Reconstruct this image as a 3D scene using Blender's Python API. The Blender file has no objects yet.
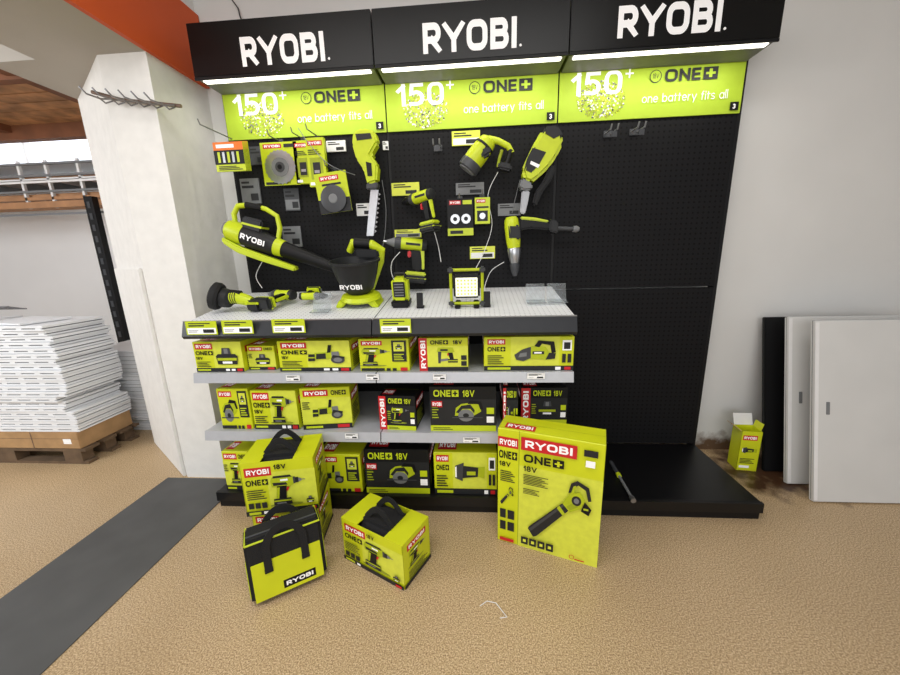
import bpy, bmesh, math, random
from mathutils import Vector, Matrix, Euler
random.seed(7)
V=Vector
C=bpy.context.scene.collection
bpy.context.scene.view_settings.view_transform='Standard'
# ------------------------------------------------------------ camera
FPX,CX,DD,HH,YAW,PIT,ROL=354.584,1.5146,2.3233,1.4002,.0743,.2244,-.0279
F=V((-math.sin(YAW)*math.cos(PIT),math.cos(YAW)*math.cos(PIT),-math.sin(PIT)))
R0=V((math.cos(YAW),math.sin(YAW),0)); U0=R0.cross(F)
R=R0*math.cos(ROL)+U0*math.sin(ROL); U=-R0*math.sin(ROL)+U0*math.cos(ROL)
O=V((CX,-DD,HH))
cam=bpy.data.cameras.new('camera'); co=bpy.data.objects.new('camera',cam); C.objects.link(co)
cam.sensor_width=36; cam.lens=FPX/900*36; cam.clip_start=.02
co.matrix_world=Matrix(((R.x,U.x,-F.x,O.x),(R.y,U.y,-F.y,O.y),(R.z,U.z,-F.z,O.z),(0,0,0,1)))
bpy.context.scene.camera=co
def at(px,py,Y=None,Z=None,X=None):
    d=F+R*((px-450)/FPX)+U*((337.5-py)/FPX)
    if Y is not None: t=(Y-O.y)/d.y
    elif Z is not None: t=(Z-O.z)/d.z
    else: t=(X-O.x)/d.x
    return O+d*t
# ------------------------------------------------------------ materials
MATS={}
def s2l(c):
    return tuple((x/255/12.92 if x/255<=.04045 else ((x/255+.055)/1.055)**2.4) for x in c)+(1,)
def mat(name,col,rough=.5,metal=0,var=.06,scale=30,bump=0,emit=None,trans=0,spec=.5):
    m=bpy.data.materials.new(name); m.use_nodes=True; nt=m.node_tree; b=nt.nodes['Principled BSDF']
    c=s2l(col)
    b.inputs['Roughness'].default_value=rough; b.inputs['Metallic'].default_value=metal
    b.inputs['Specular IOR Level'].default_value=spec
    tc=nt.nodes.new('ShaderNodeTexCoord'); n=nt.nodes.new('ShaderNodeTexNoise'); n.inputs['Scale'].default_value=scale
    nt.links.new(tc.outputs['Object'],n.inputs['Vector'])
    r=nt.nodes.new('ShaderNodeValToRGB'); r.color_ramp.elements[0].position=.3; r.color_ramp.elements[1].position=.7
    r.color_ramp.elements[0].color=tuple(x*(1-var) for x in c[:3])+(1,)
    r.color_ramp.elements[1].color=tuple(min(1,x*(1+var)) for x in c[:3])+(1,)
    nt.links.new(n.outputs['Fac'],r.inputs['Fac']); nt.links.new(r.outputs['Color'],b.inputs['Base Color'])
    if bump:
        bp=nt.nodes.new('ShaderNodeBump'); bp.inputs['Strength'].default_value=bump; bp.inputs['Distance'].default_value=.01
        nt.links.new(n.outputs['Fac'],bp.inputs['Height']); nt.links.new(bp.outputs['Normal'],b.inputs['Normal'])
    if emit:
        b.inputs['Emission Color'].default_value=c; b.inputs['Emission Strength'].default_value=emit
    if trans:
        b.inputs['Transmission Weight'].default_value=trans; b.inputs['IOR'].default_value=1.2
    MATS[name]=m; return m
mat('lime',(200,216,28),.4,var=.03); mat('lime_dark',(158,172,20),.5); mat('lime_pale',(220,227,72),.45); mat('lime_mid',(180,194,18),.5)
mat('carton_lime',(212,220,26),.42,var=.04,scale=8); mat('banner_lime',(172,200,46),.6,var=.02)
mat('black',(16,16,18),.5,spec=.3); mat('rubber',(26,26,27),.8,bump=.1,scale=200); mat('dark',(36,37,39),.5,spec=.35); mat('plinth_black',(12,12,14),.35,spec=.4)
mat('charcoal',(62,64,68),.45); mat('grey',(120,122,124),.5); mat('silver',(190,192,196),.3,.9); mat('steel',(150,150,152),.35,.8)
mat('white',(236,236,236),.5,var=.02); mat('ink_white',(250,250,250),.5,var=0,emit=.12); mat('red',(205,30,38),.45)
mat('lip_grey',(186,188,194),.35,.15,var=.03); mat('lip_dark',(46,48,52),.35,.2); mat('header_black',(10,10,11),.35,spec=.3); mat('header_under',(110,110,110),.5)
mat('cardboard',(176,140,98),.85,var=.12,scale=12); mat('pallet_wood',(104,84,64),.85,var=.2,scale=14)
mat('nylon',(22,22,25),.85,bump=.3,scale=300); mat('plate_white',(236,238,241),.5,var=.03,scale=4); mat('orange',(216,88,32),.6,var=.04,scale=3)
mat('panel_white',(216,216,214),.45,var=.03,scale=4); mat('glow',(255,250,238),.5,emit=2.8,var=0); mat('day',(238,244,255),.5,emit=1.5,var=0)
mat('led',(250,250,225),.4,emit=.45); mat('acrylic',(240,245,248),.1,trans=.9); mat('orange_print',(235,120,25),.5)
mat('matgrey',(84,84,84),.65,var=.12,scale=5,bump=.02); mat('beam_white',(178,172,163),.8,var=.03,scale=3)
mat('plaster',(234,232,228),.85,var=.035,scale=14,bump=.3); mat('far_wall',(240,241,242),.85,var=.02,scale=2); mat('rust',(120,100,88),.5,.5,var=.2)
mat('wood_red',(182,134,92),.7,var=.35,scale=9); mat('wood_beam',(120,74,46),.7,var=.2,scale=6); mat('shelf_wood',(176,130,92),.7,var=.15,scale=9); mat('ceil',(190,188,185),.9,var=.02)
mat('print_shadow',(150,160,40),.5)
def stain_mask(nt,tc,cen,sc3,nscale=9):
    N=nt.nodes.new; L=nt.links.new
    sb=N('ShaderNodeVectorMath'); sb.operation='SUBTRACT'; sb.inputs[1].default_value=cen; L(tc.outputs['Object'],sb.inputs[0])
    sc=N('ShaderNodeVectorMath'); sc.operation='MULTIPLY'; sc.inputs[1].default_value=sc3; L(sb.outputs['Vector'],sc.inputs[0])
    ln=N('ShaderNodeVectorMath'); ln.operation='LENGTH'; L(sc.outputs['Vector'],ln.inputs[0])
    n3=N('ShaderNodeTexNoise'); n3.inputs['Scale'].default_value=nscale; n3.inputs['Detail'].default_value=6; L(tc.outputs['Object'],n3.inputs['Vector'])
    ad=N('ShaderNodeMath'); ad.operation='MULTIPLY_ADD'; ad.inputs[1].default_value=1.6; L(n3.outputs['Fac'],ad.inputs[0]); L(ln.outputs['Value'],ad.inputs[2])
    mr=N('ShaderNodeMapRange'); mr.inputs[1].default_value=1.2; mr.inputs[2].default_value=1.7; mr.inputs[3].default_value=1; mr.inputs[4].default_value=0; L(ad.outputs[0],mr.inputs[0]); return mr.outputs[0]
def floor_mat():
    m=bpy.data.materials.new('floor_speckle'); m.use_nodes=True; nt=m.node_tree; L=nt.links.new; N=nt.nodes.new
    b=nt.nodes['Principled BSDF']; b.inputs['Roughness'].default_value=.36; b.inputs['Specular IOR Level'].default_value=.45
    tc=N('ShaderNodeTexCoord')
    n1=N('ShaderNodeTexNoise'); n1.inputs['Scale'].default_value=190; n1.inputs['Detail'].default_value=3; n1.inputs['Roughness'].default_value=.65
    L(tc.outputs['Object'],n1.inputs['Vector'])
    r=N('ShaderNodeValToRGB'); e=r.color_ramp.elements; e[0].position=.34; e[0].color=s2l((128,102,72)); e[1].position=.64; e[1].color=s2l((226,204,170))
    e2=e.new(.49); e2.color=s2l((188,160,122)); L(n1.outputs['Fac'],r.inputs['Fac'])
    n2=N('ShaderNodeTexNoise'); n2.inputs['Scale'].default_value=1.3; n2.inputs['Detail'].default_value=5; L(tc.outputs['Object'],n2.inputs['Vector'])
    r2=N('ShaderNodeValToRGB'); r2.color_ramp.elements[0].position=.35; r2.color_ramp.elements[0].color=(.9,.89,.87,1); r2.color_ramp.elements[1].position=.65; r2.color_ramp.elements[1].color=(1.03,1.03,1.02,1)
    L(n2.outputs['Fac'],r2.inputs['Fac'])
    mx=N('ShaderNodeMix'); mx.data_type='RGBA'; mx.blend_type='MULTIPLY'; mx.inputs[0].default_value=1; L(r.outputs['Color'],mx.inputs[6]); L(r2.outputs['Color'],mx.inputs[7])
    k=stain_mask(nt,tc,(2.86,.34,.1),(2.0,3.0,0))
    mx2=N('ShaderNodeMix'); mx2.data_type='RGBA'; L(k,mx2.inputs[0]); L(mx.outputs[2],mx2.inputs[6]); mx2.inputs[7].default_value=s2l((72,48,32))
    L(mx2.outputs[2],b.inputs['Base Color'])
    MATS['floor_speckle']=m
floor_mat()
def wall_mat():
    m=bpy.data.materials.new('wall_white'); m.use_nodes=True; nt=m.node_tree; L=nt.links.new; N=nt.nodes.new
    b=nt.nodes['Principled BSDF']; b.inputs['Roughness'].default_value=.85
    tc=N('ShaderNodeTexCoord'); n=N('ShaderNodeTexNoise'); n.inputs['Scale'].default_value=2; n.inputs['Detail'].default_value=5; L(tc.outputs['Object'],n.inputs['Vector'])
    r=N('ShaderNodeValToRGB'); r.color_ramp.elements[0].color=s2l((216,216,214)); r.color_ramp.elements[1].color=s2l((232,232,230)); L(n.outputs['Fac'],r.inputs['Fac'])
    k=stain_mask(nt,tc,(-.62,-.07,0),(1.6,0,6.5),12)
    mx2=N('ShaderNodeMix'); mx2.data_type='RGBA'; L(k,mx2.inputs[0]); L(r.outputs['Color'],mx2.inputs[6]); mx2.inputs[7].default_value=s2l((100,76,54))
    L(mx2.outputs[2],b.inputs['Base Color']); MATS['wall_white']=m
wall_mat()
def holes(name,base,hole,ax,sp,rad,rough=.45,spec=.3):
    m=bpy.data.materials.new(name); m.use_nodes=True; nt=m.node_tree; L=nt.links.new; N=nt.nodes.new
    b=nt.nodes['Principled BSDF']; b.inputs['Roughness'].default_value=rough; b.inputs['Specular IOR Level'].default_value=spec
    tc=N('ShaderNodeTexCoord'); sx=N('ShaderNodeSeparateXYZ'); L(tc.outputs['Object'],sx.inputs[0])
    sq=[]
    for a in ax:
        k=N('ShaderNodeMath'); k.operation='MULTIPLY'; k.inputs[1].default_value=1/sp; L(sx.outputs[a],k.inputs[0])
        f=N('ShaderNodeMath'); f.operation='FLOORED_MODULO'; f.inputs[1].default_value=1; L(k.outputs[0],f.inputs[0])
        g=N('ShaderNodeMath'); g.operation='SUBTRACT'; g.inputs[1].default_value=.5; L(f.outputs[0],g.inputs[0])
        h=N('ShaderNodeMath'); h.operation='MULTIPLY'; L(g.outputs[0],h.inputs[0]); L(g.outputs[0],h.inputs[1]); sq.append(h)
    ad=N('ShaderNodeMath'); ad.operation='ADD'; L(sq[0].outputs[0],ad.inputs[0]); L(sq[1].outputs[0],ad.inputs[1])
    lt=N('ShaderNodeMath'); lt.operation='LESS_THAN'; lt.inputs[1].default_value=(rad/sp)**2; L(ad.outputs[0],lt.inputs[0])
    mx=N('ShaderNodeMix'); mx.data_type='RGBA'; L(lt.outputs[0],mx.inputs[0]); mx.inputs[6].default_value=s2l(base); mx.inputs[7].default_value=s2l(hole)
    L(mx.outputs[2],b.inputs['Base Color']); MATS[name]=m
holes('peg_black',(23,23,25),(4,4,4),(0,2),.03,.0055,.6,.15); holes('peg_white',(232,234,236),(120,122,126),(0,1),.025,.003)
# ------------------------------------------------------------ stroke lettering
def A(cx,cy,rx,ry,a0,a1,n=9): return [(cx+rx*math.cos(math.radians(a0+(a1-a0)*i/n)),cy+ry*math.sin(math.radians(a0+(a1-a0)*i/n))) for i in range(n+1)]
def ring(): 
    p=A(.66,.66,.34,.34,0,90,8)+A(.34,.66,.34,.34,90,180,8)+A(.34,.34,.34,.34,180,270,8)+A(.66,.34,.34,.34,270,360,8); return p+[p[0]]
GL={
'R':(.86,[[(0,0),(0,1),(.68,1)]+A(.68,.71,.32,.29,90,-90)+[(0,.42)],[(.5,.42),(1,-.02)]]),
'Y':(.96,[[(-.04,1.02),(.5,.44)],[(1.04,1.02),(.5,.44)],[(.5,.46),(.5,0)]]),
'O':(.98,[ring()]),'0':(.66,[ring()]),
'B':(.86,[[(0,0),(0,1),(.66,1)]+A(.66,.765,.27,.235,90,-90)+[(0,.53)],[(0,.53),(.7,.53)]+A(.7,.265,.3,.265,90,-90)+[(0,0)]]),
'I':(0,[[(.5,0),(.5,1)]]),
'N':(.85,[[(0,0),(0,1)],[(1,0),(1,1)],[(.02,1),(.98,0)]]),
'E':(.68,[[(1,1),(0,1),(0,0),(1,0)],[(0,.5),(.9,.5)]]),
'1':(.36,[[(1,0),(1,1)],[(1,.96),(.0,.72)]]),
'5':(.62,[[(.95,1),(.12,1),(.06,.56),(.45,.62)]+A(.5,.31,.5,.31,85,-90)+[(.02,.02)]]),
'8':(.7,[A(.5,.76,.42,.24,0,360,16),A(.5,.26,.5,.26,0,360,16)]),
'V':(.85,[[(0,1.0),(.5,.02)],[(1,1.0),(.5,.02)]]),
'3':(.62,[A(.5,.75,.45,.25,150,-90),A(.5,.25,.5,.25,90,-150)]),
'+':(1.0,[[(0,.5),(1,.5)],[(.5,0),(.5,1)]]),
'o':(.62,[A(.5,.34,.5,.34,0,360,16)]),'n':(.56,[[(0,0),(0,.68)],[(0,.36)]+A(.5,.36,.5,.32,180,0)+[(1,0)]]),
'e':(.6,[A(.5,.34,.5,.34,5,315,14),[(.0,.35),(1,.35)]]),'b':(.62,[[(0,0),(0,1)],A(.5,.34,.5,.34,0,360,16)]),
'a':(.6,[[(1,0),(1,.68)],A(.5,.34,.5,.34,0,360,16)]),'t':(.38,[[(.4,.02),(.4,.92)],[(0,.66),(1,.66)]]),
'r':(.36,[[(0,0),(0,.68)],[(0,.3)]+A(.7,.3,.7,.36,170,80,5)]),'y':(.6,[[(0,.68),(.5,.02)],[(1,.68),(.35,-.28)]]),
'f':(.4,[[(.4,0),(.4,.78)]+A(.8,.8,.4,.18,175,85,5),[(0,.66),(.9,.66)]]),'i':(0,[[(.5,0),(.5,.62)],[(.5,.86),(.5,.95)]]),
's':(.5,[A(.5,.51,.45,.17,40,270,8)+A(.5,.17,.5,.17,90,-140,8)]),'l':(0,[[(.5,0),(.5,1)]]),
}
TXT={}
def text_data(body,bold):
    k=(body,bold)
    if k in TXT: return TXT[k]
    t=.12+bold*3.0; h=t/2; vs=[];fs=[]; x0=0
    for ch in body:
        if ch==' ': x0+=.42; continue
        w,paths=GL[ch]; w=max(w,t)
        for li,P in enumerate(paths):
            cl=math.dist(P[0],P[-1])<1e-3
            q=[V((x0+h+a*(w-t),h+b*(1-t),0)) for a,b in P]
            r=[q[0]]
            for z in q[1:]:
                if (z-r[-1]).length>1e-4: r.append(z)
            q=r; n=len(q)
            if not cl:
                q[0]=q[0]-(q[1]-q[0]).normalized()*h; q[-1]=q[-1]+(q[-1]-q[-2]).normalized()*h
            else: q[-1]=q[0].copy()
            base=len(vs)
            for i in range(n):
                if cl: d0=(q[i]-q[i-1] if i>0 else q[0]-q[-2]); d1=(q[i+1]-q[i] if i<n-1 else q[1]-q[0])
                else: d1=q[min(i+1,n-1)]-q[min(i,n-2)]; d0=q[max(i,1)]-q[max(i,1)-1]
                d0=d0.normalized(); d1=d1.normalized(); n0=V((-d0.y,d0.x,0)); n1=V((-d1.y,d1.x,0)); m=(n0+n1)
                m=m.normalized() if m.length>1e-6 else n0; s=h/max(.45,m.dot(n0))
                for sg in (1,-1):
                    p=q[i]+m*s*sg; y=p.y
                    if ch.isupper() or ch.isdigit(): y=min(1,max(0,y))
                    vs.append((p.x,y,li+.3*(i/n)))
            for i in range(n-1): fs.append((base+2*i+1,base+2*i+3,base+2*i+2,base+2*i))
        x0+=w+.13
    w=max(v[0] for v in vs); TXT[k]=(vs,fs,w); return TXT[k]
WM={}
class MB:
    def __init__(s,T=None): s.v=[];s.f=[];s.m=[];s.T=T if T else Matrix()
    def add(s,vs,fs,m):
        o=len(s.v); s.v+=[s.T@V(v) for v in vs]; s.f+=[tuple(i+o for i in f) for f in fs]; s.m+=[m]*len(fs)
    def bm(s,bm,m,M=None):
        bmesh.ops.recalc_face_normals(bm,faces=bm.faces[:]); bm.verts.index_update()
        s.add([(M@v.co if M else v.co.copy()) for v in bm.verts],[[v.index for v in f.verts] for f in bm.faces],m); bm.free()
        return s
    def box(s,c,sz,m,bev=0,rot=None,seg=2):
        b=bmesh.new(); bmesh.ops.create_cube(b,size=1); bmesh.ops.scale(b,vec=V(sz),verts=b.verts[:])
        if bev: bmesh.ops.bevel(b,geom=b.edges[:],offset=bev,segments=seg,affect='EDGES',clamp_overlap=True)
        M=Matrix.Translation(V(c)) @ (rot.to_matrix().to_4x4() if rot else Matrix())
        return s.bm(b,m,M)
    def bx(s,x0,x1,y0,y1,z0,z1,m,bev=0): return s.box(((x0+x1)/2,(y0+y1)/2,(z0+z1)/2),(abs(x1-x0),abs(y1-y0),abs(z1-z0)),m,bev)
    def prism(s,poly,ext,m,bev=0,seg=2):
        b=bmesh.new(); vs=[b.verts.new(V(p)) for p in poly]; f=b.faces.new(vs)
        r=bmesh.ops.extrude_face_region(b,geom=[f]); nv=[g for g in r['geom'] if isinstance(g,bmesh.types.BMVert)]
        bmesh.ops.translate(b,vec=V(ext),verts=nv)
        bmesh.ops.recalc_face_normals(b,faces=b.faces[:])
        if bev: bmesh.ops.bevel(b,geom=b.edges[:],offset=bev,segments=seg,affect='EDGES',clamp_overlap=True)
        return s.bm(b,m)
    def slab(s,px,Yc,th,m,bev=.006):
        return s.prism([at(x,y,Y=Yc+th/2) for x,y in px],(0,-th,0),m,bev)
    def tube(s,pts,r,m,seg=10):
        pts=[V(p) for p in pts]; n=len(pts); rs=r if isinstance(r,(list,tuple)) else [r]*n
        vs=[];fs=[]; up=None
        for i,p in enumerate(pts):
            t=(pts[min(i+1,n-1)]-pts[max(i-1,0)]).normalized()
            if up is None: up=V((0,0,1)) if abs(t.z)<.9 else V((1,0,0))
            a=t.cross(up).normalized(); b2=a.cross(t).normalized(); up=b2
            for k in range(seg):
                w=2*math.pi*k/seg; vs.append(p+(a*math.cos(w)+b2*math.sin(w))*rs[i])
        for i in range(n-1):
            for k in range(seg):
                k2=(k+1)%seg; fs.append((i*seg+k,i*seg+k2,(i+1)*seg+k2,(i+1)*seg+k))
        fs.append(tuple(range(seg))[::-1]); fs.append(tuple((n-1)*seg+k for k in range(seg)))
        s.add(vs,fs,m); return s
    def ribbon(s,pts,hw,th,m):     # flat webbing lying in the XZ plane
        pts=[V(p) for p in pts]; n=len(pts); vs=[];fs=[]
        for i,p in enumerate(pts):
            t=(pts[min(i+1,n-1)]-pts[max(i-1,0)]).normalized(); a=V((-t.z,0,t.x)).normalized()
            for sa,sy in ((1,1),(1,-1),(-1,-1),(-1,1)): vs.append(p+a*hw*sa+V((0,th/2*sy,0)))
        for i in range(n-1):
            for k in range(4):
                k2=(k+1)%4; fs.append((i*4+k,i*4+k2,(i+1)*4+k2,(i+1)*4+k))
        fs+= [(3,2,1,0),tuple((n-1)*4+k for k in range(4))]
        s.add(vs,fs,m); return s
    def lathe(s,p0,p1,prof,m,seg=20):
        p0,p1=V(p0),V(p1); ax=(p1-p0).normalized(); L=(p1-p0).length
        up=V((0,0,1)) if abs(ax.z)<.9 else V((1,0,0)); a=ax.cross(up).normalized(); b2=a.cross(ax).normalized()
        vs=[];fs=[]
        for t,r in prof:
            for k in range(seg):
                w=2*math.pi*k/seg; vs.append(p0+ax*(t*L)+(a*math.cos(w)+b2*math.sin(w))*max(r,1e-4))
        n=len(prof)
        for i in range(n-1):
            for k in range(seg):
                k2=(k+1)%seg; fs.append((i*seg+k,i*seg+k2,(i+1)*seg+k2,(i+1)*seg+k))
        fs.append(tuple(range(seg))[::-1]); fs.append(tuple((n-1)*seg+k for k in range(seg)))
        s.add(vs,fs,m); return s
    def text(s,body,o,u,v,h,m,bold=.0,width=None,center=False):
        vs,fs,w=text_data(body,bold); sx=(width/(w) if width else h)
        u=V(u).normalized(); v=V(v).normalized(); nn=u.cross(v)*.00035
        o=V(o)-(u*(w*sx/2) if center else V((0,0,0)))
        P=[o+u*(x*sx)+v*(y*h)+nn*l for x,y,l in vs]; s.add(P,fs,m)
        return s
    def build(s,name,parent=None,local=False):
        me=bpy.data.meshes.new(name); vs=s.v
        if parent is not None:
            if not local:
                I=WM[parent.name].inverted(); vs=[I@v for v in vs]
            off=V((0,0,0))
        else:
            xs=[v.x for v in vs];ys=[v.y for v in vs];zs=[v.z for v in vs]
            off=V(((min(xs)+max(xs))/2,(min(ys)+max(ys))/2,min(zs))); vs=[v-off for v in vs]
        me.from_pydata([tuple(v) for v in vs],[],s.f); names=[]
        for k in s.m:
            if k not in names: names.append(k)
        for k in names: me.materials.append(MATS[k])
        ix={k:i for i,k in enumerate(names)}
        me.polygons.foreach_set('material_index',[ix[k] for k in s.m]); me.polygons.foreach_set('use_smooth',[True]*len(me.polygons))
        me.update(); me.set_sharp_from_angle(angle=math.radians(32))
        o=bpy.data.objects.new(name,me); C.objects.link(o); o.location=off
        if parent is not None:
            o.parent=parent; WM[o.name]=WM[parent.name]
        return o
def thing(name,label,cat,loc=(0,0,0),rot=(0,0,0),group=None):
    o=bpy.data.objects.new(name,None); C.objects.link(o); o.location=loc; o.rotation_euler=rot; o.empty_display_size=.05
    WM[o.name]=Matrix.Translation(V(loc))@Euler(rot).to_matrix().to_4x4()
    o['label']=label; o['category']=cat
    if group: o['group']=group
    return o
def tag(o,label,cat,group=None):
    o['label']=label; o['category']=cat
    if group: o['group']=group
    return o
def struct(o): o['kind']='structure'; return o
class Face:
    def __init__(s,mb,o,u,v,W,H,step=.0004):
        s.mb=mb;s.o=V(o);s.u=V(u).normalized();s.v=V(v).normalized();s.W=W;s.H=H;s.n=s.u.cross(s.v);s.k=1;s.step=step
    def p(s,a,b): return s.o+s.u*(a*s.W)+s.v*(b*s.H)+s.n*(s.step*s.k)
    def poly(s,pts,m,inc=1): s.mb.add([s.p(a,b) for a,b in pts],[tuple(range(len(pts)))],m); s.k+=inc
    def rect(s,a,b,c,d,m,inc=1): s.poly([(a,b),(c,b),(c,d),(a,d)],m,inc)
    def disc(s,a,b,r,m,n=18): s.poly([(a+r/s.W*math.cos(2*math.pi*i/n),b+r/s.H*math.sin(2*math.pi*i/n)) for i in range(n)],m)
    def text(s,t,a,b,h,m,bold=.03,width=None,vert=False):
        u,v=(s.u,s.v) if not vert else (s.v,-s.u)
        hh=h*(s.H if not vert else s.W); ww=width*(s.W if not vert else s.H) if width else None
        s.mb.text(t,s.p(a,b),u,v,hh,m,bold,ww); s.k+=1
    def lines(s,a,b,w,h,n,m='dark'):
        for i in range(n): 
            y=b+h*i/n; s.rect(a,y,a+w*(1-.25*((i*7)%3)/2),y+h/n*.45,m,0)
    def logo(s,a,b,w,h,ink='ink_white',vert=False,bg='red'):
        s.rect(a,b,a+w,b+h,bg)
        if vert: s.text('RYOBI',a+w*.8,b+h*.08,w*.6,ink,.04,width=h*.84,vert=True)
        else: s.text('RYOBI',a+w*.08,b+h*.22,h*.56,ink,.04,width=w*.84)
    def one(s,a,b,w,h,ink='black',plus='carton_lime'):
        s.text('ONE',a,b,h,ink,.03,width=w*.68); s.rect(a+w*.73,b,a+w,b+h,ink)
        cx=a+w*.865; cy=b+h/2; s.rect(cx-w*.09,cy-h*.09,cx+w*.09,cy+h*.09,plus); s.rect(cx-w*.03,cy-h*.34,cx+w*.03,cy+h*.34,plus)
    def art(s,kind,a,b,w,h):
        for pts,m in ART[kind]: s.poly([(a+x*w,b+y*h) for x,y in pts],m,.5)
def rc(a,b,c,d): return [(a,b),(c,b),(c,d),(a,d)]
def el(cx,cy,rx,ry,n=16): return [(cx+rx*math.cos(2*math.pi*i/n),cy+ry*math.sin(2*math.pi*i/n)) for i in range(n)]
ART={
'drill':[(el(.4,.02,.5,.05),'print_shadow'),([(.03,.62),(0,.8),(.04,.92),(.12,.97),(.58,.97),(.68,.88),(.7,.68),(.58,.6)],'lime_mid'),([(.1,.97),(.6,.97),(.65,.9),(.08,.9)],'dark'),([(.08,.66),(.5,.66),(.46,.74),(.06,.76)],'dark'),(rc(.3,.79,.52,.85),'ink_white'),(rc(.68,.68,.74,.9),'charcoal'),(rc(.74,.7,.84,.87),'dark'),([(.84,.72),(.93,.75),(.93,.82),(.84,.85)],'grey'),(rc(.93,.775,1.04,.795),'grey'),
 ([(.18,.64),(.47,.64),(.42,.22),(.12,.22)],'black'),([(.18,.6),(.26,.6),(.2,.24),(.13,.24)],'lime_mid'),([(.48,.6),(.55,.58),(.48,.46),(.45,.48)],'red'),([(.02,.03),(.58,.03),(.56,.24),(.04,.24)],'dark'),(rc(.04,.14,.57,.19),'lime_mid'),(rc(.12,.07,.4,.11),'grey')],
'grinder':[([(.12,.45),(.16,.62),(.62,.66),(.72,.55),(.6,.36),(.14,.33)],'lime_mid'),([(.18,.33),(.46,.35),(.46,.6),(.2,.57)],'dark'),([(.62,.4),(.84,.48),(.82,.68),(.62,.66)],'grey'),(el(.78,.3,.19,.17),'charcoal'),(el(.78,.3,.12,.1),'grey'),([(.6,.36),(.66,.52),(.98,.44),(.96,.34),(.8,.44)],'dark'),
 ([(.5,.62),(.6,.64),(.64,.97),(.55,.97)],'black'),([(-.04,.24),(.15,.26),(.16,.56),(-.02,.56)],'dark'),(rc(-.03,.38,.15,.43),'lime_mid')],
'vac':[([(0,.4),(.05,.2),(.22,.14),(.4,.26),(.4,.72),(.2,.62)],'charcoal'),([(.1,.3),(.3,.34),(.3,.5),(.14,.46)],'grey'),([(.4,.24),(.75,.22),(.84,.5),(.75,.72),(.4,.74)],'lime_mid'),([(.48,.74),(.58,.97),(.95,.92),(1,.5),(.9,.45),(.86,.78),(.66,.84),(.6,.7)],'black'),(rc(.44,.42,.72,.54),'dark'),(rc(.48,.45,.66,.51),'ink_white'),([(.76,.2),(.98,.24),(1,.46),(.84,.48)],'dark')],
'battery':[([(.1,.12),(.9,.12),(.95,.5),(.85,.6),(.15,.6),(.05,.5)],'dark'),(rc(.1,.3,.9,.42),'lime_mid'),([(.3,.6),(.7,.6),(.66,.88),(.34,.88)],'charcoal'),(rc(.42,.62,.58,.84),'grey'),(rc(.3,.16,.7,.26),'ink_white')],
'blower':[([(-.06,.08),(.04,-.05),(.10,-.02),(.64,.56),(.55,.68),(-.04,.12)],'dark'),([(-.04,.08),(-.01,.04),(.56,.62),(.54,.65)],'charcoal'),([(.44,.56),(.55,.45),(.59,.49),(.48,.61)],'lime_mid'),([(.53,.66),(.66,.54),(.84,.64),(.90,.8),(.81,.9),(.64,.84)],'lime_mid'),([(.60,.62),(.66,.57),(.8,.66),(.74,.74)],'lime_dark'),(el(.76,.75,.08,.08),'dark'),(el(.76,.75,.045,.045),'grey'),([(.84,.6),(.97,.55),(1.01,.66),(.9,.76)],'black'),(rc(.88,.63,.96,.66),'lime_mid'),([(.62,.86),(.66,1.02),(.76,1.08),(.95,1.0),(1.0,.8),(.95,.78),(.9,.95),(.78,1.01),(.71,.96),(.70,.88)],'dark'),([(.66,.84),(.70,.98),(.74,1.0),(.72,.88)],'lime_mid')],
'nailer':[([(.05,.7),(.1,.95),(.7,.95),(.78,.7),(.5,.62)],'lime_mid'),([(.1,.72),(.24,.72),(.2,.06),(.1,.06)],'charcoal'),([(.5,.66),(.7,.66),(.74,.3),(.58,.3)],'black'),(rc(.5,.1,.9,.3),'dark'),(rc(.5,.18,.9,.23),'lime_mid'),([(.2,.16),(.5,.22),(.5,.34),(.2,.3)],'grey'),(rc(.2,.76,.5,.86),'dark'),([(.48,.62),(.54,.62),(.52,.48),(.48,.5)],'red')],
'torch':[([(0,.3),(.25,.2),(.3,.8),(0,.7)],'charcoal'),([(.0,.34),(.05,.32),(.05,.68),(0,.66)],'ink_white'),([(.25,.3),(.9,.36),(1,.5),(.9,.64),(.28,.7)],'dark'),(rc(.4,.4,.7,.52),'lime_mid'),([(.78,.36),(1,.3),(1.02,.68),(.8,.66)],'lime_mid')],
'saw':[([(.08,.3),(.12,.66),(.3,.84),(.62,.9),(.92,.8),(.95,.5),(.7,.3)],'lime_mid'),(el(.45,.32,.26,.28),'grey'),(el(.45,.32,.1,.1),'dark'),([(.12,.46),(.3,.76),(.6,.82),(.74,.56),(.72,.42),(.6,.62),(.34,.62),(.2,.42)],'dark'),([(.5,.84),(.6,1),(.95,.95),(1.02,.6),(.92,.6),(.86,.84)],'black'),(rc(0,.2,1,.25),'charcoal')],
}
def face_of(mb,side,w,d,h):
    if side=='front': return Face(mb,(-w/2,-d/2,0),(1,0,0),(0,0,1),w,h)
    if side=='right': return Face(mb,(w/2,-d/2,0),(0,1,0),(0,0,1),d,h)
    if side=='left': return Face(mb,(-w/2,d/2,0),(0,-1,0),(0,0,1),d,h)
    if side=='top': return Face(mb,(-w/2,-d/2,h),(1,0,0),(0,1,0),w,d)
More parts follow.
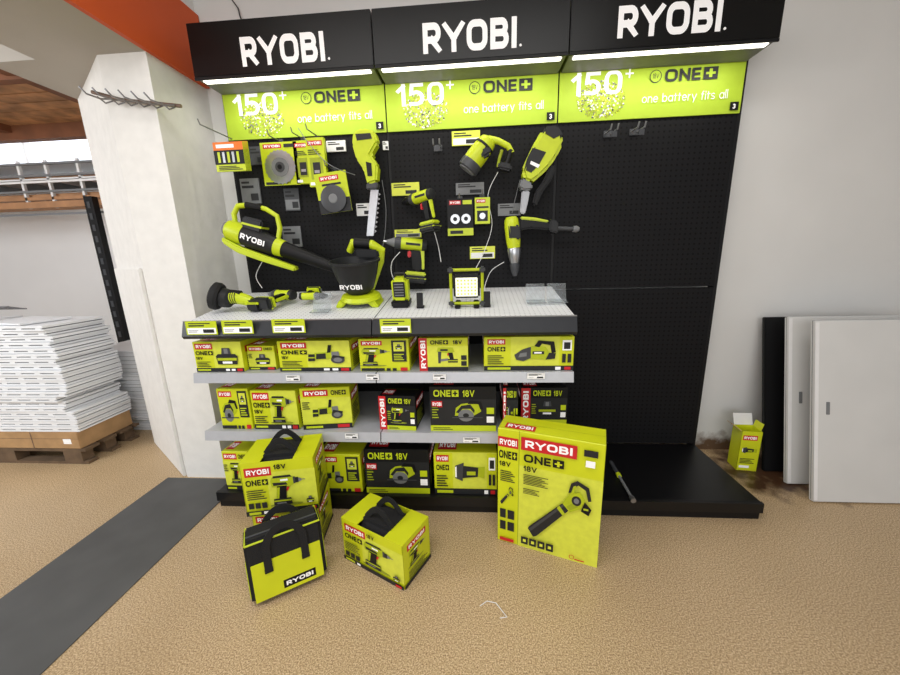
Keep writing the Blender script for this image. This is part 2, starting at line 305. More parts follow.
# ------------------------------------------------------------ setting
struct(MB().bx(-7,8,-6,5,-.1,0,'floor_speckle').build('floor'))
struct(MB().bx(-.16,8,.10,.25,0,3.3,'wall_white').build('wall_back'))
p=[(-1.07,.12),(-.43,-.33),(-.16,-.33),(-.16,2.1),(-1.07,2.1)]
struct(MB().prism([(x,y,0) for x,y in p],(0,0,3.3),'plaster').build('wall_left'))
zl=at(148,268,Y=-.33).z; nx,ny=-.575*.018,-.818*.018
struct(MB().prism([(-1.068,.119,0),(-1.068+nx,.119+ny,0),(-.45+nx,-.316+ny,0),(-.45,-.316,0)],(0,0,zl),'plaster',.005).build('trim_1'))
struct(MB().bx(-7,-1.07,2.0,2.15,0,2.55,'far_wall').bx(-7,-1.07,2.0,2.15,2.92,3.3,'far_wall').build('wall_far'))
struct(MB().bx(-.78,-.16,-6,-.33,2.47,3.3,'beam_white').bx(-1.07,-.43,-.33,.12,2.47,3.3,'beam_white').build('trim_2'))
struct(MB().bx(-.16,-.135,-6,.09,2.47,2.86,'orange').build('trim_3'))
struct(MB().bx(-.16,8,-6,.25,3.3,3.4,'ceil').bx(-7,-.16,1.1,2.2,3.3,3.4,'ceil').build('ceiling'))
w=struct(MB().bx(-7,-1.07,2.06,2.08,2.55,2.92,'day').build('window_1'))
f=MB(); 
for x in (-5,-3.9,-2.8,-1.7): f.bx(x-.02,x+.02,2.0,2.06,2.55,2.92,'white')
f.bx(-7,-1.07,2.0,2.06,2.55,2.58,'white')
WM[w.name]=Matrix.Translation(w.location); f.build('window_frame',w)
t=thing('loft_deck','reddish brown plank loft deck overhead in the left room','ceiling deck',(-3,.3,2.66))
m=MB()
for i in range(12): m.bx(-6.9,-1.10,-.7+i*.145,-.7+i*.145+.132,2.68,2.71,'wood_red')
m.build('planks',t); MB().bx(-6.9,-1.10,1.0,1.08,2.56,2.68,'wood_beam').build('beam',t)
MB().bx(-6.9,-1.10,.1,.16,2.60,2.68,'wood_beam').build('beam',t)
for i in range(4): MB().bx(-5.4+i*1.3,-5.32+i*1.3,-.7,1.0,2.62,2.68,'wood_beam').build('joist',t)
tag(MB().bx(-.56,-.03,-3.2,-.345,0,.004,'matgrey').build('floor_strip'),'dark grey smooth strip laid on the floor along the white pillar','floor strip')
t=thing('storage_rack','storage rack with wooden shelf boards and black upright against far wall','rack',(-2.6,1.4,0))
MB().bx(-4.6,-1.3,1.25,1.9,2.08,2.11,'shelf_wood').build('shelf_board',t); MB().bx(-4.6,-1.3,1.22,1.25,2.0,2.06,'shelf_wood').build('beam',t)
MB().bx(-4.6,-1.3,1.25,1.9,2.27,2.285,'white').build('shelf_board',t)
MB().bx(-4.6,-1.3,1.3,1.9,2.43,2.445,'white').build('shelf_board',t)
for z,mt in ((2.31,'grey'),(2.25,'white'),(2.16,'grey'),(1.94,'steel'),(2.42,'grey')): MB().bx(-4.6,-1.3,1.235,1.26,z-.01,z+.01,mt).build('rail',t)
a=at(90,190,Y=1.2); 
m=MB(); m.bx(a.x-.05,a.x+.04,1.16,1.22,0,2.08,'black')
for k in range(18): m.bx(a.x-.02,a.x+.01,1.155,1.16,.1+k*.11,.16+k*.11,'charcoal')
m.build('upright',t)
for x in (-4.4,-3.9,-3.5,-3.1,-2.8,-2.45,-2.1,-1.75): 
    MB().bx(x,x+.025,1.25,1.275,2.0,2.46,'white').build('bracket',t)
    MB().prism([(x+.006,1.28,2.26),(x+.006,1.6,2.26),(x+.006,1.28,2.16)],(.004,0,0),'grey').build('bracket',t)
for i,(y,z,l,lab) in enumerate(((1.30,2.112,2.6,'front timber length lying on the wooden rack shelf'),(1.40,2.112,2.9,'second timber length behind the front one on the rack'),(1.34,2.286,2.4,'timber length lying on the white upper rack shelf'))):
    tag(MB().bx(-4.4,-4.4+l,y,y+.07,z,z+.035,'shelf_wood',.003).build('timber_length'),lab,'timber','timber lengths on the rack')
t=thing('hook_rail','old steel rail with coat hooks fixed high on white pillar','hook rail',at(150,105,Y=-.34))
MB().tube([at(92,92,Y=-.38),at(122,100,Y=-.35),at(181,106,Y=-.35)],.009,'rust').build('rail',t)
for i in range(6):
    x=112+i*12.5; a=at(x,99+i*1.2,Y=-.36)
    MB().tube([a,a+V((-.03,-.03,-.01)),a+V((-.075,-.06,.005)),a+V((-.095,-.07,.035))],.0045,'steel',6).build('hook',t)
    MB().tube([a+V((0,0,-.01)),a+V((0,-.04,-.035)),a+V((-.02,-.06,-.01))],.004,'steel',6).build('hook',t)
# ------------------------------------------------------------ display wall
ZT,ZB=2.413,2.137
for k in range(3):
    t=thing('pegboard_bay',['black perforated back panel behind the blower and blade cards','black perforated back panel behind the work light and drills','black perforated back panel left empty beside white wall'][k],'pegboard',(k+.5,.01,.1),group='pegboard bays of the display')
    MB().bx(k+.009,k+.991,0,.02,1.178,2.42,'peg_black').build('upper_panel',t)
    MB().bx(k+.009,k+.991,0,.02,.102,1.170,'peg_black').build('lower_panel',t)
    MB().bx(k-.007,k+.008,.004,.06,.0,2.42,'black').build('upright',t)
    if k==2: MB().bx(2.992,3.012,.0,.06,0,2.42,'black').build('upright',t)
    t=thing('banner_strip',['lime banner strip under the first header beside the pillar','lime banner strip under the centre header','lime banner strip over the empty pegboard'][k],'banner',(k+.5,-.012,ZB),group='lime banners')
    m=MB(); m.bx(k+.004,k+.996,-.010,-.002,ZB,ZT,'banner_lime')
    fc=Face(m,(k+.004,-.010,ZB),(1,0,0),(0,0,1),.992,ZT-ZB,.0003)
    cx,cy=.235,.38
    for i in range(620):
        a=random.random()*6.28; r=random.random()**.5*.1; s=.0022+random.random()*.004
        fc.k=1+(i%9)*.9+i*.0007; fc.disc(cx+r*1.35*math.cos(a),cy+r*.95*math.sin(a)/.277,s,random.choice(['grey','white','lime_dark','lime_dark','lime','white','lime_pale','print_shadow','print_shadow','charcoal']),5)
    fc.k=12; fc.text('150',.065,.47,.42,'ink_white',.012,width=.28); fc.text('+',.36,.74,.16,'ink_white',.02,width=.045)
    fc.disc(.525,.74,.032,'dark',24); fc.disc(.525,.74,.028,'banner_lime',24); fc.text('18V',.508,.70,.09,'dark',.0,width=.034)
    fc.one(.575,.63,.28,.22,'dark','banner_lime')
    fc.text('one battery fits all',.46,.27,.16,'ink_white',-.012,width=.46)
    fc.rect(.94,.05,.985,.2,'black'); fc.text('3',.954,.075,.09,'ink_white',.02)
    m.build('strip',t)
    t=thing('header_sign',['black header box sign nearest the orange beam','black header box sign in the middle of the three','black header box sign beside the bare white wall'][k],'sign',(k+.5,-.1,2.375),group='black header signs')
    m=MB(); m.bx(k+.003,k+.997,-.225,-.018,2.387,2.64,'header_black',.003); m.build('box',t)
    c=[at(284,64,Y=-.227),at(469.5,51,Y=-.227),at(668,35,Y=-.227)][k]; wd=[.455,.475,.485][k]
    m=MB(); m.text('RYOBI',(c.x,-.2275,c.z),(1,0,0),(0,0,1),.136,'ink_white',.038,width=wd,center=True)
    m.lathe((c.x+wd/2+.02,-.226,c.z+.01),(c.x+wd/2+.02,-.229,c.z+.01),[(0,.006),(1,.006)],'ink_white',12); m.build('lettering',t)
    MB().bx(k+.01,k+.99,-.205,-.02,2.384,2.388,'header_under').build('underside',t)
    MB().bx(k+.03,k+.97,-.20,-.165,2.376,2.384,'glow',.003).build('light_diffuser',t)
    MB().bx(k+.003,k+.997,-.224,-.216,2.374,2.387,'black').build('trim_edge',t)
def top_z(Y): return 1.10+(Y+.6)*.165
SL=math.atan(.165)
for k in range(2):
    t=thing('display_counter',['sloped white perforated counter holding the spreader','sloped white perforated counter holding the work light'][k],'counter',(k+.5,-.3,1.02),group='sloped counter shelves')
    x0,x1=k+.003,k+.997
    prof=[(-.6,1.10),(-.01,1.1974),(-.01,1.175),(-.6,1.08)]
    MB().prism([(x0,y,z) for y,z in prof],(x1-x0,0,0),'peg_white').build('deck',t)
    prof=[(-.6,1.107),(-.615,1.107),(-.64,1.035),(-.63,1.02),(-.6,1.02)]
    MB().prism([(x0,y,z) for y,z in prof],(x1-x0,0,0),'lip_dark').build('front_lip',t)
    for X in (x0,x1-.006): MB().prism([(X,-.6,1.10),(X,-.02,1.195),(X,-.02,1.08),(X,-.6,1.02)],(.006,0,0),'lip_grey').build('end_bracket',t)
    MB().prism([(x0,-.602,1.106),(x0,-.612,1.112),(x0,-.618,1.107)],(x1-x0,0,0),'silver').build('edge_trim',t)
def shelf(k,z,lab):
    t=thing('display_shelf',lab,'shelf',(k+.5,-.3,z-.05),group='grey display shelves')
    x0,x1=k+.003,k+.997
    MB().bx(x0,x1,-.6,-.01,z-.02,z,'lip_grey').build('deck',t)
    MB().prism([(x0,-.6,z+.002),(x0,-.612,z+.002),(x0,-.622,z-.05),(x0,-.6,z-.05)],(x1-x0,0,0),'lip_grey').build('front_lip',t)
    for X in (x0+.01,x1-.014): MB().prism([(X,-.55,z-.02),(X,-.02,z-.02),(X,-.02,z-.09)],(.004,0,0),'charcoal').build('bracket',t)
shelf(0,.825,'grey shelf below the spreader counter, upper left of four'); shelf(1,.825,'grey shelf holding the long hand vacuum carton')
shelf(0,.4875,'grey shelf holding three drill cartons, lower left'); shelf(1,.4875,'grey shelf holding the black oblong carton, lower right')
for k in range(3):
    t=thing('plinth_shelf',['black plinth shelf under the left shelves beside the pillar','black plinth shelf holding the torch carton','black empty plinth shelf beside the leaning wall panels'][k],'plinth',(k+.5,-.3,0),group='black plinth shelves')
    MB().bx(k+.002,k+.998,-.6,-.01,.08,.1,'plinth_black').build('deck',t)
    m=MB().prism([(k+.002,-.6,.106),(k+.002,-.618,.104),(k+.002,-.62,.05),(k+.002,-.6,.05)],(.996,0,0),'plinth_black'); m.bx(k+.002,k+.998,-.6,-.585,0,.06,'black'); m.build('kick_plate',t)
    for X in (k+.002,k+.99): MB().bx(X,X+.008,-.585,-.01,0,.08,'black').build('side_plate',t)
def ticket(px0,px1,pyc,Y,h,lab,m1='lime',tilt=0):
    a=at(px0,pyc,Y=Y); b=at(px1,pyc,Y=Y); m=MB(); z=(a.z+b.z)/2
    m.box(((a.x+b.x)/2,Y,z),(abs(b.x-a.x),.002,h),m1)
    fc=Face(m,(a.x,Y-.001,z-h/2),(1,0,0),(0,0,1),b.x-a.x,h)
    fc.rect(.04,.06,.96,.5,'ink_white'); fc.rect(.1,.62,.6,.72,'dark'); fc.rect(.1,.8,.8,.87,'dark'); fc.rect(.55,.14,.9,.4,'dark'); fc.rect(.08,.2,.35,.24,'grey'); fc.rect(.08,.32,.4,.35,'grey')
    return tag(m.build('price_ticket'),lab,'price ticket','price tickets on the display')
for a in [(186,217,328,'price ticket at the left end of the dark counter lip'),(222,253,327,'price ticket second from left on the counter lip'),(272,305,326,'price ticket under the lying drill on counter lip'),(380,411,326,'price ticket on the right counter lip under the compact speaker')]:
    ticket(a[0],a[1],a[2],-.642,.07,a[3])
for a in [(286,300,378,'small ticket on upper shelf lip below grinder carton'),(366,379,377,'small ticket on upper shelf lip near the shelf joint'),(433,446,377,'small ticket on upper shelf lip below red banded carton'),(527,545,376,'small ticket on upper shelf lip below hand vacuum carton'),(345,358,436,'small ticket on lower shelf lip near the middle'),(463,480,440,'small ticket on lower shelf lip below black oblong carton')]:
    ticket(a[0],a[1],a[2],-.624,.03,a[3],'white')
# ------------------------------------------------------------ cartons
def carton(lab,w,d,h,loc,rz,front,right='side',left='side',group='cartons on the shelves',name='product_carton',body='carton_lime'):
    m=MB(); m.box((0,0,h/2),(w,d,h),body,.0025,None,1)
    fc=face_of(m,'front',w,d,h); front(fc)
    fr=face_of(m,'right',w,d,h)
    if right=='side': fr.logo(.1,.62,.8,.2); fr.lines(.12,.1,.7,.42,7,'dark' if body!='black' else 'lime_dark')
    fl=face_of(m,'left',w,d,h)
    if left=='side': fl.logo(.1,.62,.8,.2); fl.lines(.12,.1,.7,.42,7,'dark' if body!='black' else 'lime_dark')
    ft=face_of(m,'top',w,d,h); ft.logo(.06,.1,.3,.35); ft.rect(0,.495,1,.505,'lime_dark')
    o=m.build(name); o.location=loc; o.rotation_euler=(0,0,rz)
    return tag(o,lab,'carton',group)
def fl_std(kind,tagw=.36):
    def f(c):
        c.rect(.40,.13,1,1,'lime_pale'); c.rect(0,0,1,.13,'dark'); c.rect(.03,.04,.3,.09,'lime'); c.rect(.62,.03,.7,.1,'ink_white'); c.rect(.74,.03,.82,.1,'ink_white'); c.rect(.86,.02,.97,.11,'red')
        c.logo(.05,.76,tagw,.19); c.one(.05,.57,tagw,.13); c.text('18V',.05,.42,.1,'black',.03); c.lines(.05,.18,.28,.2,4)
        c.art(kind,.44,.17,.5,.72)
    return f
def fl_center(kind):
    def f(c):
        c.rect(0,.12,1,.76,'lime_pale'); c.logo(.06,.8,.5,.15); c.one(.62,.82,.3,.11); c.art(kind,.24,.17,.6,.56); c.lines(.03,.5,.15,.2,4); c.rect(0,0,1,.12,'dark'); c.rect(.7,.02,.94,.1,'red'); c.rect(.06,.03,.4,.08,'lime')
    return f
def fl_side(kind):
    def f(c):
        c.logo(.05,.8,.42,.14); c.art(kind,.05,.16,.55,.58); c.rect(.66,.3,.95,.95,'dark'); c.rect(.7,.62,.91,.9,'lime_pale'); c.art('battery',.73,.66,.15,.2); c.lines(.7,.35,.2,.22,4,'lime'); c.rect(.03,.02,.5,.1,'dark'); c.rect(.54,.02,.62,.1,'dark'); c.rect(.66,.02,.74,.1,'dark'); c.rect(.82,.02,.96,.12,'red')
    return f
def fl_dark(kind,band=True):
    def f(c):
        c.rect(0,0,1,1,'black')
        x=.2 if band else 0
        c.rect(x,.0,1,.72,'dark'); c.one(x+.06,.78,.38,.15,'lime','black'); c.text('18V',x+.5,.78,.15,'lime',.02,width=.18)
        c.art(kind,.34,.2,.46,.5); c.rect(x,.0,1,.13,'lime'); c.lines(x+.04,.03,.3,.07,2); c.rect(.86,.2,.97,.34,'ink_white'); c.rect(.86,.4,.97,.54,'lime'); c.lines(x+.03,.3,.1,.3,5,'lime_dark')
        if band: c.logo(.0,0,.2,1,vert=True)
        else: c.logo(.03,.55,.16,.14)
    return f
def fl_redband(kind):
    def f(c):
        c.logo(0,0,.17,1,vert=True); c.rect(.17,.12,1,.76,'lime_pale'); c.art(kind,.34,.2,.5,.54); c.rect(.17,0,1,.12,'dark'); c.one(.24,.81,.36,.12); c.text('18V',.7,.81,.12,'black',.03); c.rect(.86,.16,.97,.3,'dark'); c.rect(.86,.34,.97,.48,'dark')
    return f
def fl_wide(kind):
    def f(c):
        c.rect(.3,.14,.84,1,'lime_pale'); c.logo(.04,.78,.2,.16); c.one(.04,.58,.2,.13); c.rect(0,0,1,.14,'dark'); c.rect(.04,.03,.3,.1,'lime'); c.rect(.8,.02,.86,.11,'ink_white'); c.rect(.9,.02,.97,.11,'red')
        c.art(kind,.34,.18,.46,.74); c.rect(.87,.6,.97,.9,'ink_white'); c.rect(.885,.64,.955,.84,'dark'); c.lines(.04,.2,.18,.3,5); c.rect(.87,.24,.91,.5,'dark'); c.rect(.93,.24,.97,.5,'dark')
    return f
def sbox(x0,x1,yt,z,lab,front,d=.3,Y=-.585,rz=0,**k):
    a=at(x0,yt,Y=Y); b=at(x1,yt,Y=Y); yb=(yt+ (372 if z>.7 else 431 if z>.3 else 490))/2
    xa=at(x0,yb,Y=Y).x; xb=at(x1,yb,Y=Y).x
    w=xb-xa; h=(a.z+b.z)/2-z
    return carton(lab,w,d,h,((xa+xb)/2,Y+d/2+abs(math.sin(rz))*w/2,z),rz,front,**k)
S1,S2,S3=.826,.4885,.101
sbox(194,242,342,S1,'lime carton picturing a battery, far left of upper shelf',fl_std('battery'))
sbox(248,275,346,S1,'small lime carton between the battery carton and grinder carton',fl_center('battery'),d=.25,Y=-.55)
sbox(278,350,341,S1,'lime carton picturing an angle grinder',fl_std('grinder'),d=.28)
sbox(359,409,339,S1,'lime carton picturing a drill, under the counter joint',fl_side('drill'))
sbox(419,468,338,S1,'lime carton with red vertical band picturing a nailer on upper shelf',fl_redband('nailer'))
sbox(484,574,337,S1,'wide lime carton picturing a hand vacuum',fl_wide('vac'),d=.3)
sbox(219,250,389,S2,'narrow lime carton at the left end of lower shelf',fl_side('saw'),d=.25)
sbox(252,297,391,S2,'lime carton picturing a drill in the row of three on lower shelf',fl_std('drill'),d=.25)
sbox(299,347,389,S2,'lime carton turned slightly at right of the lower row of three',fl_center('grinder'),d=.2,rz=.12)
sbox(380,417,397,S2,'black carton with red vertical band and small size on lower shelf',fl_dark('drill'),d=.2,rz=-.08,body='black')
sbox(430,496,387,S2,'black oblong carton picturing a round saw beside the tall floor carton',fl_dark('saw',False),d=.3,body='black')
sbox(503,518,388,S2,'narrow dark carton behind the top of the tall floor carton',fl_dark('torch'),d=.25,body='black')
sbox(521,567,388,S2,'dark carton at the right end of lower shelf',fl_dark('battery'),d=.25,Y=-.5,body='black')
sbox(224,250,452,S3,'lime carton at left end of the base shelf',fl_center('drill'),d=.25)
sbox(318,361,455,S3,'lime carton on base shelf right of the stacked floor cartons',fl_side('grinder'),d=.3)
sbox(365,429,450,S3,'black carton with lime lettering picturing a saw on base shelf',fl_dark('saw',False),d=.3,body='black')
sbox(434,497,453,S3,'lime carton picturing a torch on base shelf',fl_wide('torch'),d=.3)
# ------------------------------------------------------------ floor boxes
def kit_carton(lab,w,d,h,loc,rot,kind='drill',bag=True):
    t=thing('kit_carton',lab,'carton',loc,rot,'open kit cartons on the floor')
    m=MB(); th=.004
    m.bx(-w/2,w/2,-d/2,-d/2+th,0,h,'carton_lime').bx(-w/2,w/2,d/2-th,d/2,0,h,'carton_lime').bx(-w/2,-w/2+th,-d/2,d/2,0,h,'carton_lime').bx(w/2-th,w/2,-d/2,d/2,0,h,'carton_lime').bx(-w/2,w/2,-d/2,d/2,0,th,'carton_lime')
    fc=face_of(m,'front',w,d,h); fc.rect(.34,.12,1,.8,'lime_pale'); fc.logo(.05,.74,.36,.17); fc.one(.05,.57,.3,.11); fc.art(kind,.38,.14,.46,.6); fc.rect(0,0,1,.09,'dark'); fc.rect(.04,.02,.2,.07,'lime'); fc.rect(.24,.02,.3,.07,'ink_white')
    for x in (.05,.14,.23): fc.rect(x,.14,x+.07,.25,'dark')
    fc.lines(.05,.32,.26,.2,5); fc.rect(.88,.02,.97,.075,'red'); fc.text('18V',.46,.86,.09,'black',.03); fc.art('battery',.84,.14,.12,.16)
    fr=face_of(m,'right',w,d,h); fr.logo(.15,.76,.7,.14); fr.art('drill',.2,.36,.6,.36); fr.rect(0,0,1,.09,'dark'); fr.lines(.15,.12,.7,.2,6)
    m.build('body',t,local=True)
    for s in (-1,1): MB().bx(s*w*.22,s*w/2,-d/2,d/2,h,h+.003,'carton_lime').build('top_flap',t,local=True)
    if bag:
        m=MB(); m.box((0,0,h-.05),(w*.62,d*.86,.12),'nylon',.03,None,3); b=m.build('inner_bag',t,local=True)
        for y in (-d*.2,d*.2):
            q=[(-w*.2+w*.4*i/10, y, h+.008+.06*math.sin(math.pi*i/10)) for i in range(11)]
            MB().ribbon(q,.013,.008,'nylon').build('strap',b,local=True)
    return t
kit_carton('lower lime carton of the floor stack, mostly hidden by the tool bag',.31,.22,.21,(.56,-.78,0),(0,0,.12),bag=False)
kit_carton('upper lime carton with black strap handles on the floor stack',.33,.23,.275,(.55,-.78,.214),(0,0,.22))
kit_carton('lime drill carton with black bag inside, alone on the floor',.36,.2,.22,(1.08,-.92,0),(0,0,-.46))
w,d,h=.465,.15,.615; rz=-.33; cl=V((1.61,-.80,0)); ux=V((math.cos(rz),math.sin(rz),0)); uy=V((-math.sin(rz),math.cos(rz),0))
def fr_big(c):
    c.rect(.222,.0,1,.72,'lime_pale'); c.rect(.215,0,.222,1,'lime_dark')
    c.logo(.005,.85,.205,.085); c.one(.015,.755,.185,.065); c.text('18V',.02,.69,.04,'black',.02); c.lines(.03,.56,.15,.10,6); c.rect(.03,.12,.09,.2,'dark'); c.rect(.11,.12,.18,.2,'dark'); c.rect(.03,.23,.09,.31,'dark'); c.rect(.11,.23,.18,.31,'dark')
    c.art('blower',.04,.36,.13,.15); c.rect(.03,.02,.18,.05,'red')
    c.rect(.24,.86,.76,.965,'red'); c.text('RYOBI',.28,.883,.06,'ink_white',.035,width=.44)
    c.one(.27,.765,.38,.065); c.text('18V',.27,.69,.045,'black',.02); c.lines(.27,.58,.24,.09,7); c.lines(.27,.5,.16,.05,4)
    c.rect(.82,.90,.94,.95,'dark'); c.rect(.84,.82,.92,.87,'ink_white')
    c.art('blower',.36,.16,.55,.50)
    for j in range(4): 
        c.rect(.26+j*.085,.05,.33+j*.085,.115,'dark'); c.rect(.28+j*.085,.07,.31+j*.085,.095,'lime_pale')
    c.text('O',.74,.04,.035,'red',0); c.rect(.79,.04,.88,.05,'red'); 
carton('tall lime carton picturing a leaf blower standing on floor',w,d,h,cl+ux*w/2+uy*d/2,rz,fr_big,group=None,name='tall_carton')
ang=math.radians(34); cb=V((.715,-1.13,0)); 
t=thing('tool_bag','black and lime zipped tool bag with strap handles on floor','bag',cb+V((-math.sin(ang),math.cos(ang),0))*.07+V((0,0,.009)),(-.11,0,ang))
w,d,h=.30,.13,.28
m=MB(); m.box((0,0,h/2),(w,d,h),'nylon',.014,None,3); m.build('body',t,local=True)
m=MB(); m.box((0,-d/2-.001,h*.33),(w*.9,.006,h*.60),'carton_lime',.002); fc=Face(m,(-w*.45,-d/2-.004,h*.03),(1,0,0),(0,0,1),w*.9,h*.60)
fc.rect(.4,.1,.88,.32,'black'); fc.text('RYOBI',.44,.155,.11,'ink_white',.045,width=.4); m.build('front_panel',t,local=True)
for s in (-1,1): 
    m=MB(); m.box((s*(w/2+.001),0,h*.36),(.005,d*.7,h*.58),'lime',.002); m.build('side_panel',t,local=True)
q=[(-w/2+.006,-d/2,h-.012),(w/2-.006,-d/2,h-.012),(w/2-.006,d/2,h-.012),(-w/2+.006,d/2,h-.012),(-w/2+.006,-d/2,h-.012)]
MB().tube(q,.004,'lime',6).build('piping',t,local=True)
MB().tube([(-w/2+.01,-d*.2,h+.001),(w/2-.01,-d*.2,h+.001)],.004,'charcoal',6).build('zip',t,local=True)
for s in (-1,1):
    y=s*(d/2+.008)
    q=[V((-w*.24,y,h*.46)),V((-w*.24,y,h*.82))]+[V((-w*.24+w*.48*(i/12), y, h*.86+.07*math.sin(math.pi*i/12)**.6)) for i in range(13)]+[V((w*.24,y,h*.82)),V((w*.24,y,h*.46))]
    hd=MB().ribbon(q,.015,.005,'nylon').build('handle',t,local=True)
    for sx in (-1,1): MB().box((sx*w*.24,y-s*.001,h*.48),(.032,.006,.02),'black',.001).build('stitch_patch',hd,local=True)
# ------------------------------------------------------------ tools
def pistol(lab,loc,rot,s=1,nose='chuck',cat='drill',name='cordless_drill',fat=1,group=None,hl=1,body='lime'):
    t=thing(name,lab,cat,loc,rot,group); t.scale=(s,s,s)
    r=.027*fat; B=lambda n,m,p=None:m.build(n,p or t,local=True)
    m=MB(); m.lathe((-.075,0,0),(.065,0,0),[(0,r*.55),(.05,r*.85),(.15,r),(.8,r*.98),(.92,r*.9),(1,r*.8)],body,20); b=B('body',m)
    m=MB(); m.box((-.015,0,.0),(.075,r*2.04,r*.75),'dark',.005); m.lathe((-.078,0,0),(-.055,0,0),[(0,r*.5),(.1,r*.88),(1,r*1.02)],'dark',20); B('grip_cover',m,b)
    m=MB(); m.lathe((.04,0,0),(.068,0,0),[(0,r*1.02),(.5,r*1.03),(1,r*.86)],'charcoal',20); B('clutch_ring',m,b)
    if nose=='chuck':
        m=MB(); m.lathe((.065,0,0),(.13,0,0),[(0,r*.78),(.1,r*.8),(.5,r*.78),(.55,r*.7),(.9,r*.4),(1,r*.3)],'black',16); B('chuck',m)
    elif nose=='driver':
        m=MB(); m.lathe((.065,0,0),(.105,0,0),[(0,r*.8),(.2,r*.8),(.6,r*.55),(1,r*.35)],'grey',16); m.lathe((.105,0,0),(.12,0,0),[(0,.007),(1,.007)],'silver',8); B('chuck',m)
    m=MB(); m.prism([(-.055,-.016,-.02),(-.005,-.016,-.02),(-.022,-.016,-.12*hl),(-.062,-.016,-.12*hl)],(0,.032,0),'black',.009); g=B('grip',m)
    m=MB(); m.prism([(-.066,-.008,-.01),(-.045,-.008,-.02),(-.062,-.008,-.11*hl),(-.074,-.008,-.11*hl)],(0,.016,0),body,.004); B('grip_back',m,g)
    m=MB(); m.box((.0,0,-.045),(.016,.014,.03),'red',.004); B('trigger',m,g)
    z=-.12*hl; m=MB(); m.box((-.035,0,z-.01),(.095,.054,.018),body,.006); m.box((-.035,0,z-.035),(.1,.06,.034),'dark',.008); b=B('battery',m)
    m=MB(); m.box((-.035,0,z-.03),(.102,.062,.005),body,.002); m.box((.02,0,z-.036),(.006,.03,.014),'grey',.002); B('latch',m,b)
    return t
PI=math.pi
Yb=-.09
pistol('small cordless drill hanging nose left under a price card',at(421,197,Y=-.13),(0,.1,PI-.6),1.2)
pistol('cordless impact driver hanging sideways low on the pegboard',at(410,244,Y=Yb),(0,-.12,PI+.15),1.35,nose='driver',name='impact_driver')
Yh=-.10; t=thing('hammer_drill','hammer drill hanging chuck down with black side handle pointing right','hammer drill',at(513,276,Y=Yh))
X=lambda x,y:at(x,y,Y=Yh)
MB().lathe(X(511,217),X(514,248),[(0,.03),(.08,.04),(.3,.044),(.8,.042),(1,.037)],'lime',24).build('body',t)
m=MB(); m.slab([(507,226),(518,226),(519,240),(508,240)],Yh,.094,'dark',.008); m.build('grip_cover',t)
MB().lathe(X(514,248),X(514.6,263),[(0,.037),(.1,.04),(.6,.034),(1,.025)],'silver',24).build('gear_head',t)
MB().lathe(X(514.6,263),X(515,276),[(0,.027),(.15,.029),(.6,.025),(1,.012)],'charcoal',18).build('chuck',t)
MB().slab([(518,219),(532,220),(545,222),(552,225),(551,231),(540,230),(530,229),(518,231)],Yh,.045,'black',.01).build('grip',t)
MB().slab([(520,217),(534,218),(548,221),(547,223),(533,221),(520,220)],Yh,.036,'lime',.005).build('grip_back',t)
MB().tube([X(551,228),X(560,228.5),X(574,229)],[.011,.013,.012],'charcoal').build('side_handle',t)
MB().lathe(X(573,229),X(579,229.2),[(0,.018),(.5,.02),(1,.012)],'grey',14).build('handle_cap',t)
MB().slab([(548,220),(556,222),(556,234),(547,232)],Yh,.065,'dark',.008).build('battery',t)
Yt=-.12; t=thing('cordless_inflator','lime barrel shaped tool hanging barrel down left at top of pegboard','power tool',at(487,176,Y=Yt))
X=lambda x,y:at(x,y,Y=Yt)
MB().lathe(X(490,139),X(471,164),[(0,.03),(.06,.045),(.25,.054),(.75,.058),(.95,.056),(1,.05)],'lime',28).build('barrel',t)
MB().lathe(X(472.5,162),X(467,170),[(0,.058),(.2,.061),(.9,.061),(1,.048)],'charcoal',28).build('end_ring',t)
MB().lathe(X(467.2,169.7),X(466.6,170.6),[(0,.05),(1,.048)],'grey',24).build('grille',t)
MB().lathe(X(485,145.5),X(483.5,147.5),[(0,.057),(1,.058)],'black',28).build('band',t)
MB().slab([(480,151),(489,148),(491,156),(482,162)],Yt-.03,.07,'dark',.012).build('side_cover',t)
MB().tube([X(488,139),X(498,141),X(508,146),X(512,153)],[.02,.018,.017,.016],'lime',12).build('arm',t)
MB().tube([X(511,150),X(508,160),X(505,167)],[.018,.016,.017],'black',12).build('grip',t)
MB().slab([(498,164),(511,167),(510,174),(497,171)],Yt,.075,'dark',.01).build('battery',t)
MB().tube([X(502,150),X(499,160),X(498,167)],.009,'lime_dark',8).build('guard',t)
c=at(538,190,Y=Yb); t=thing('reciprocating_saw','large lime and black saw hanging at a slant beside the empty pegboard','power saw',(c.x,Yb,c.z))
MB().slab([(540,134),(551,132),(559,138),(560,148),(554,160),(547,170),(537,180),(529,186),(522,183),(520,173),(527,157),(534,143)],Yb,.09,'lime',.018).build('body',t)
MB().slab([(520,180),(531,186),(530,192),(522,193),(518,190)],Yb,.08,'grey',.01).build('collar',t)
MB().slab([(521,192),(529,192),(527,203),(524,215),(519,214),(520,203)],Yb,.045,'steel',.006).build('shoe',t)
MB().slab([(531,151),(545,156),(537,170),(529,178),(522,175),(525,162)],Yb,.097,'dark',.008).build('grip_cover',t)
MB().slab([(542,132),(554,131),(560,141),(550,146),(540,140)],Yb,.1,'dark',.01).build('battery',t)
MB().slab([(549,166),(555,168),(551,180),(541,194),(535,208),(531,205),(534,193),(542,182)],Yb,.045,'black',.01).build('handle',t)
m=MB(); m.slab([(531,161),(540,165),(538,168),(530,164)],Yb-.051,.003,'ink_white',0); m.build('name_plate',t)
t=thing('grass_shear','lime cordless shear with long steel blade hanging beside the joint','shear',at(372,236,Y=Yb))
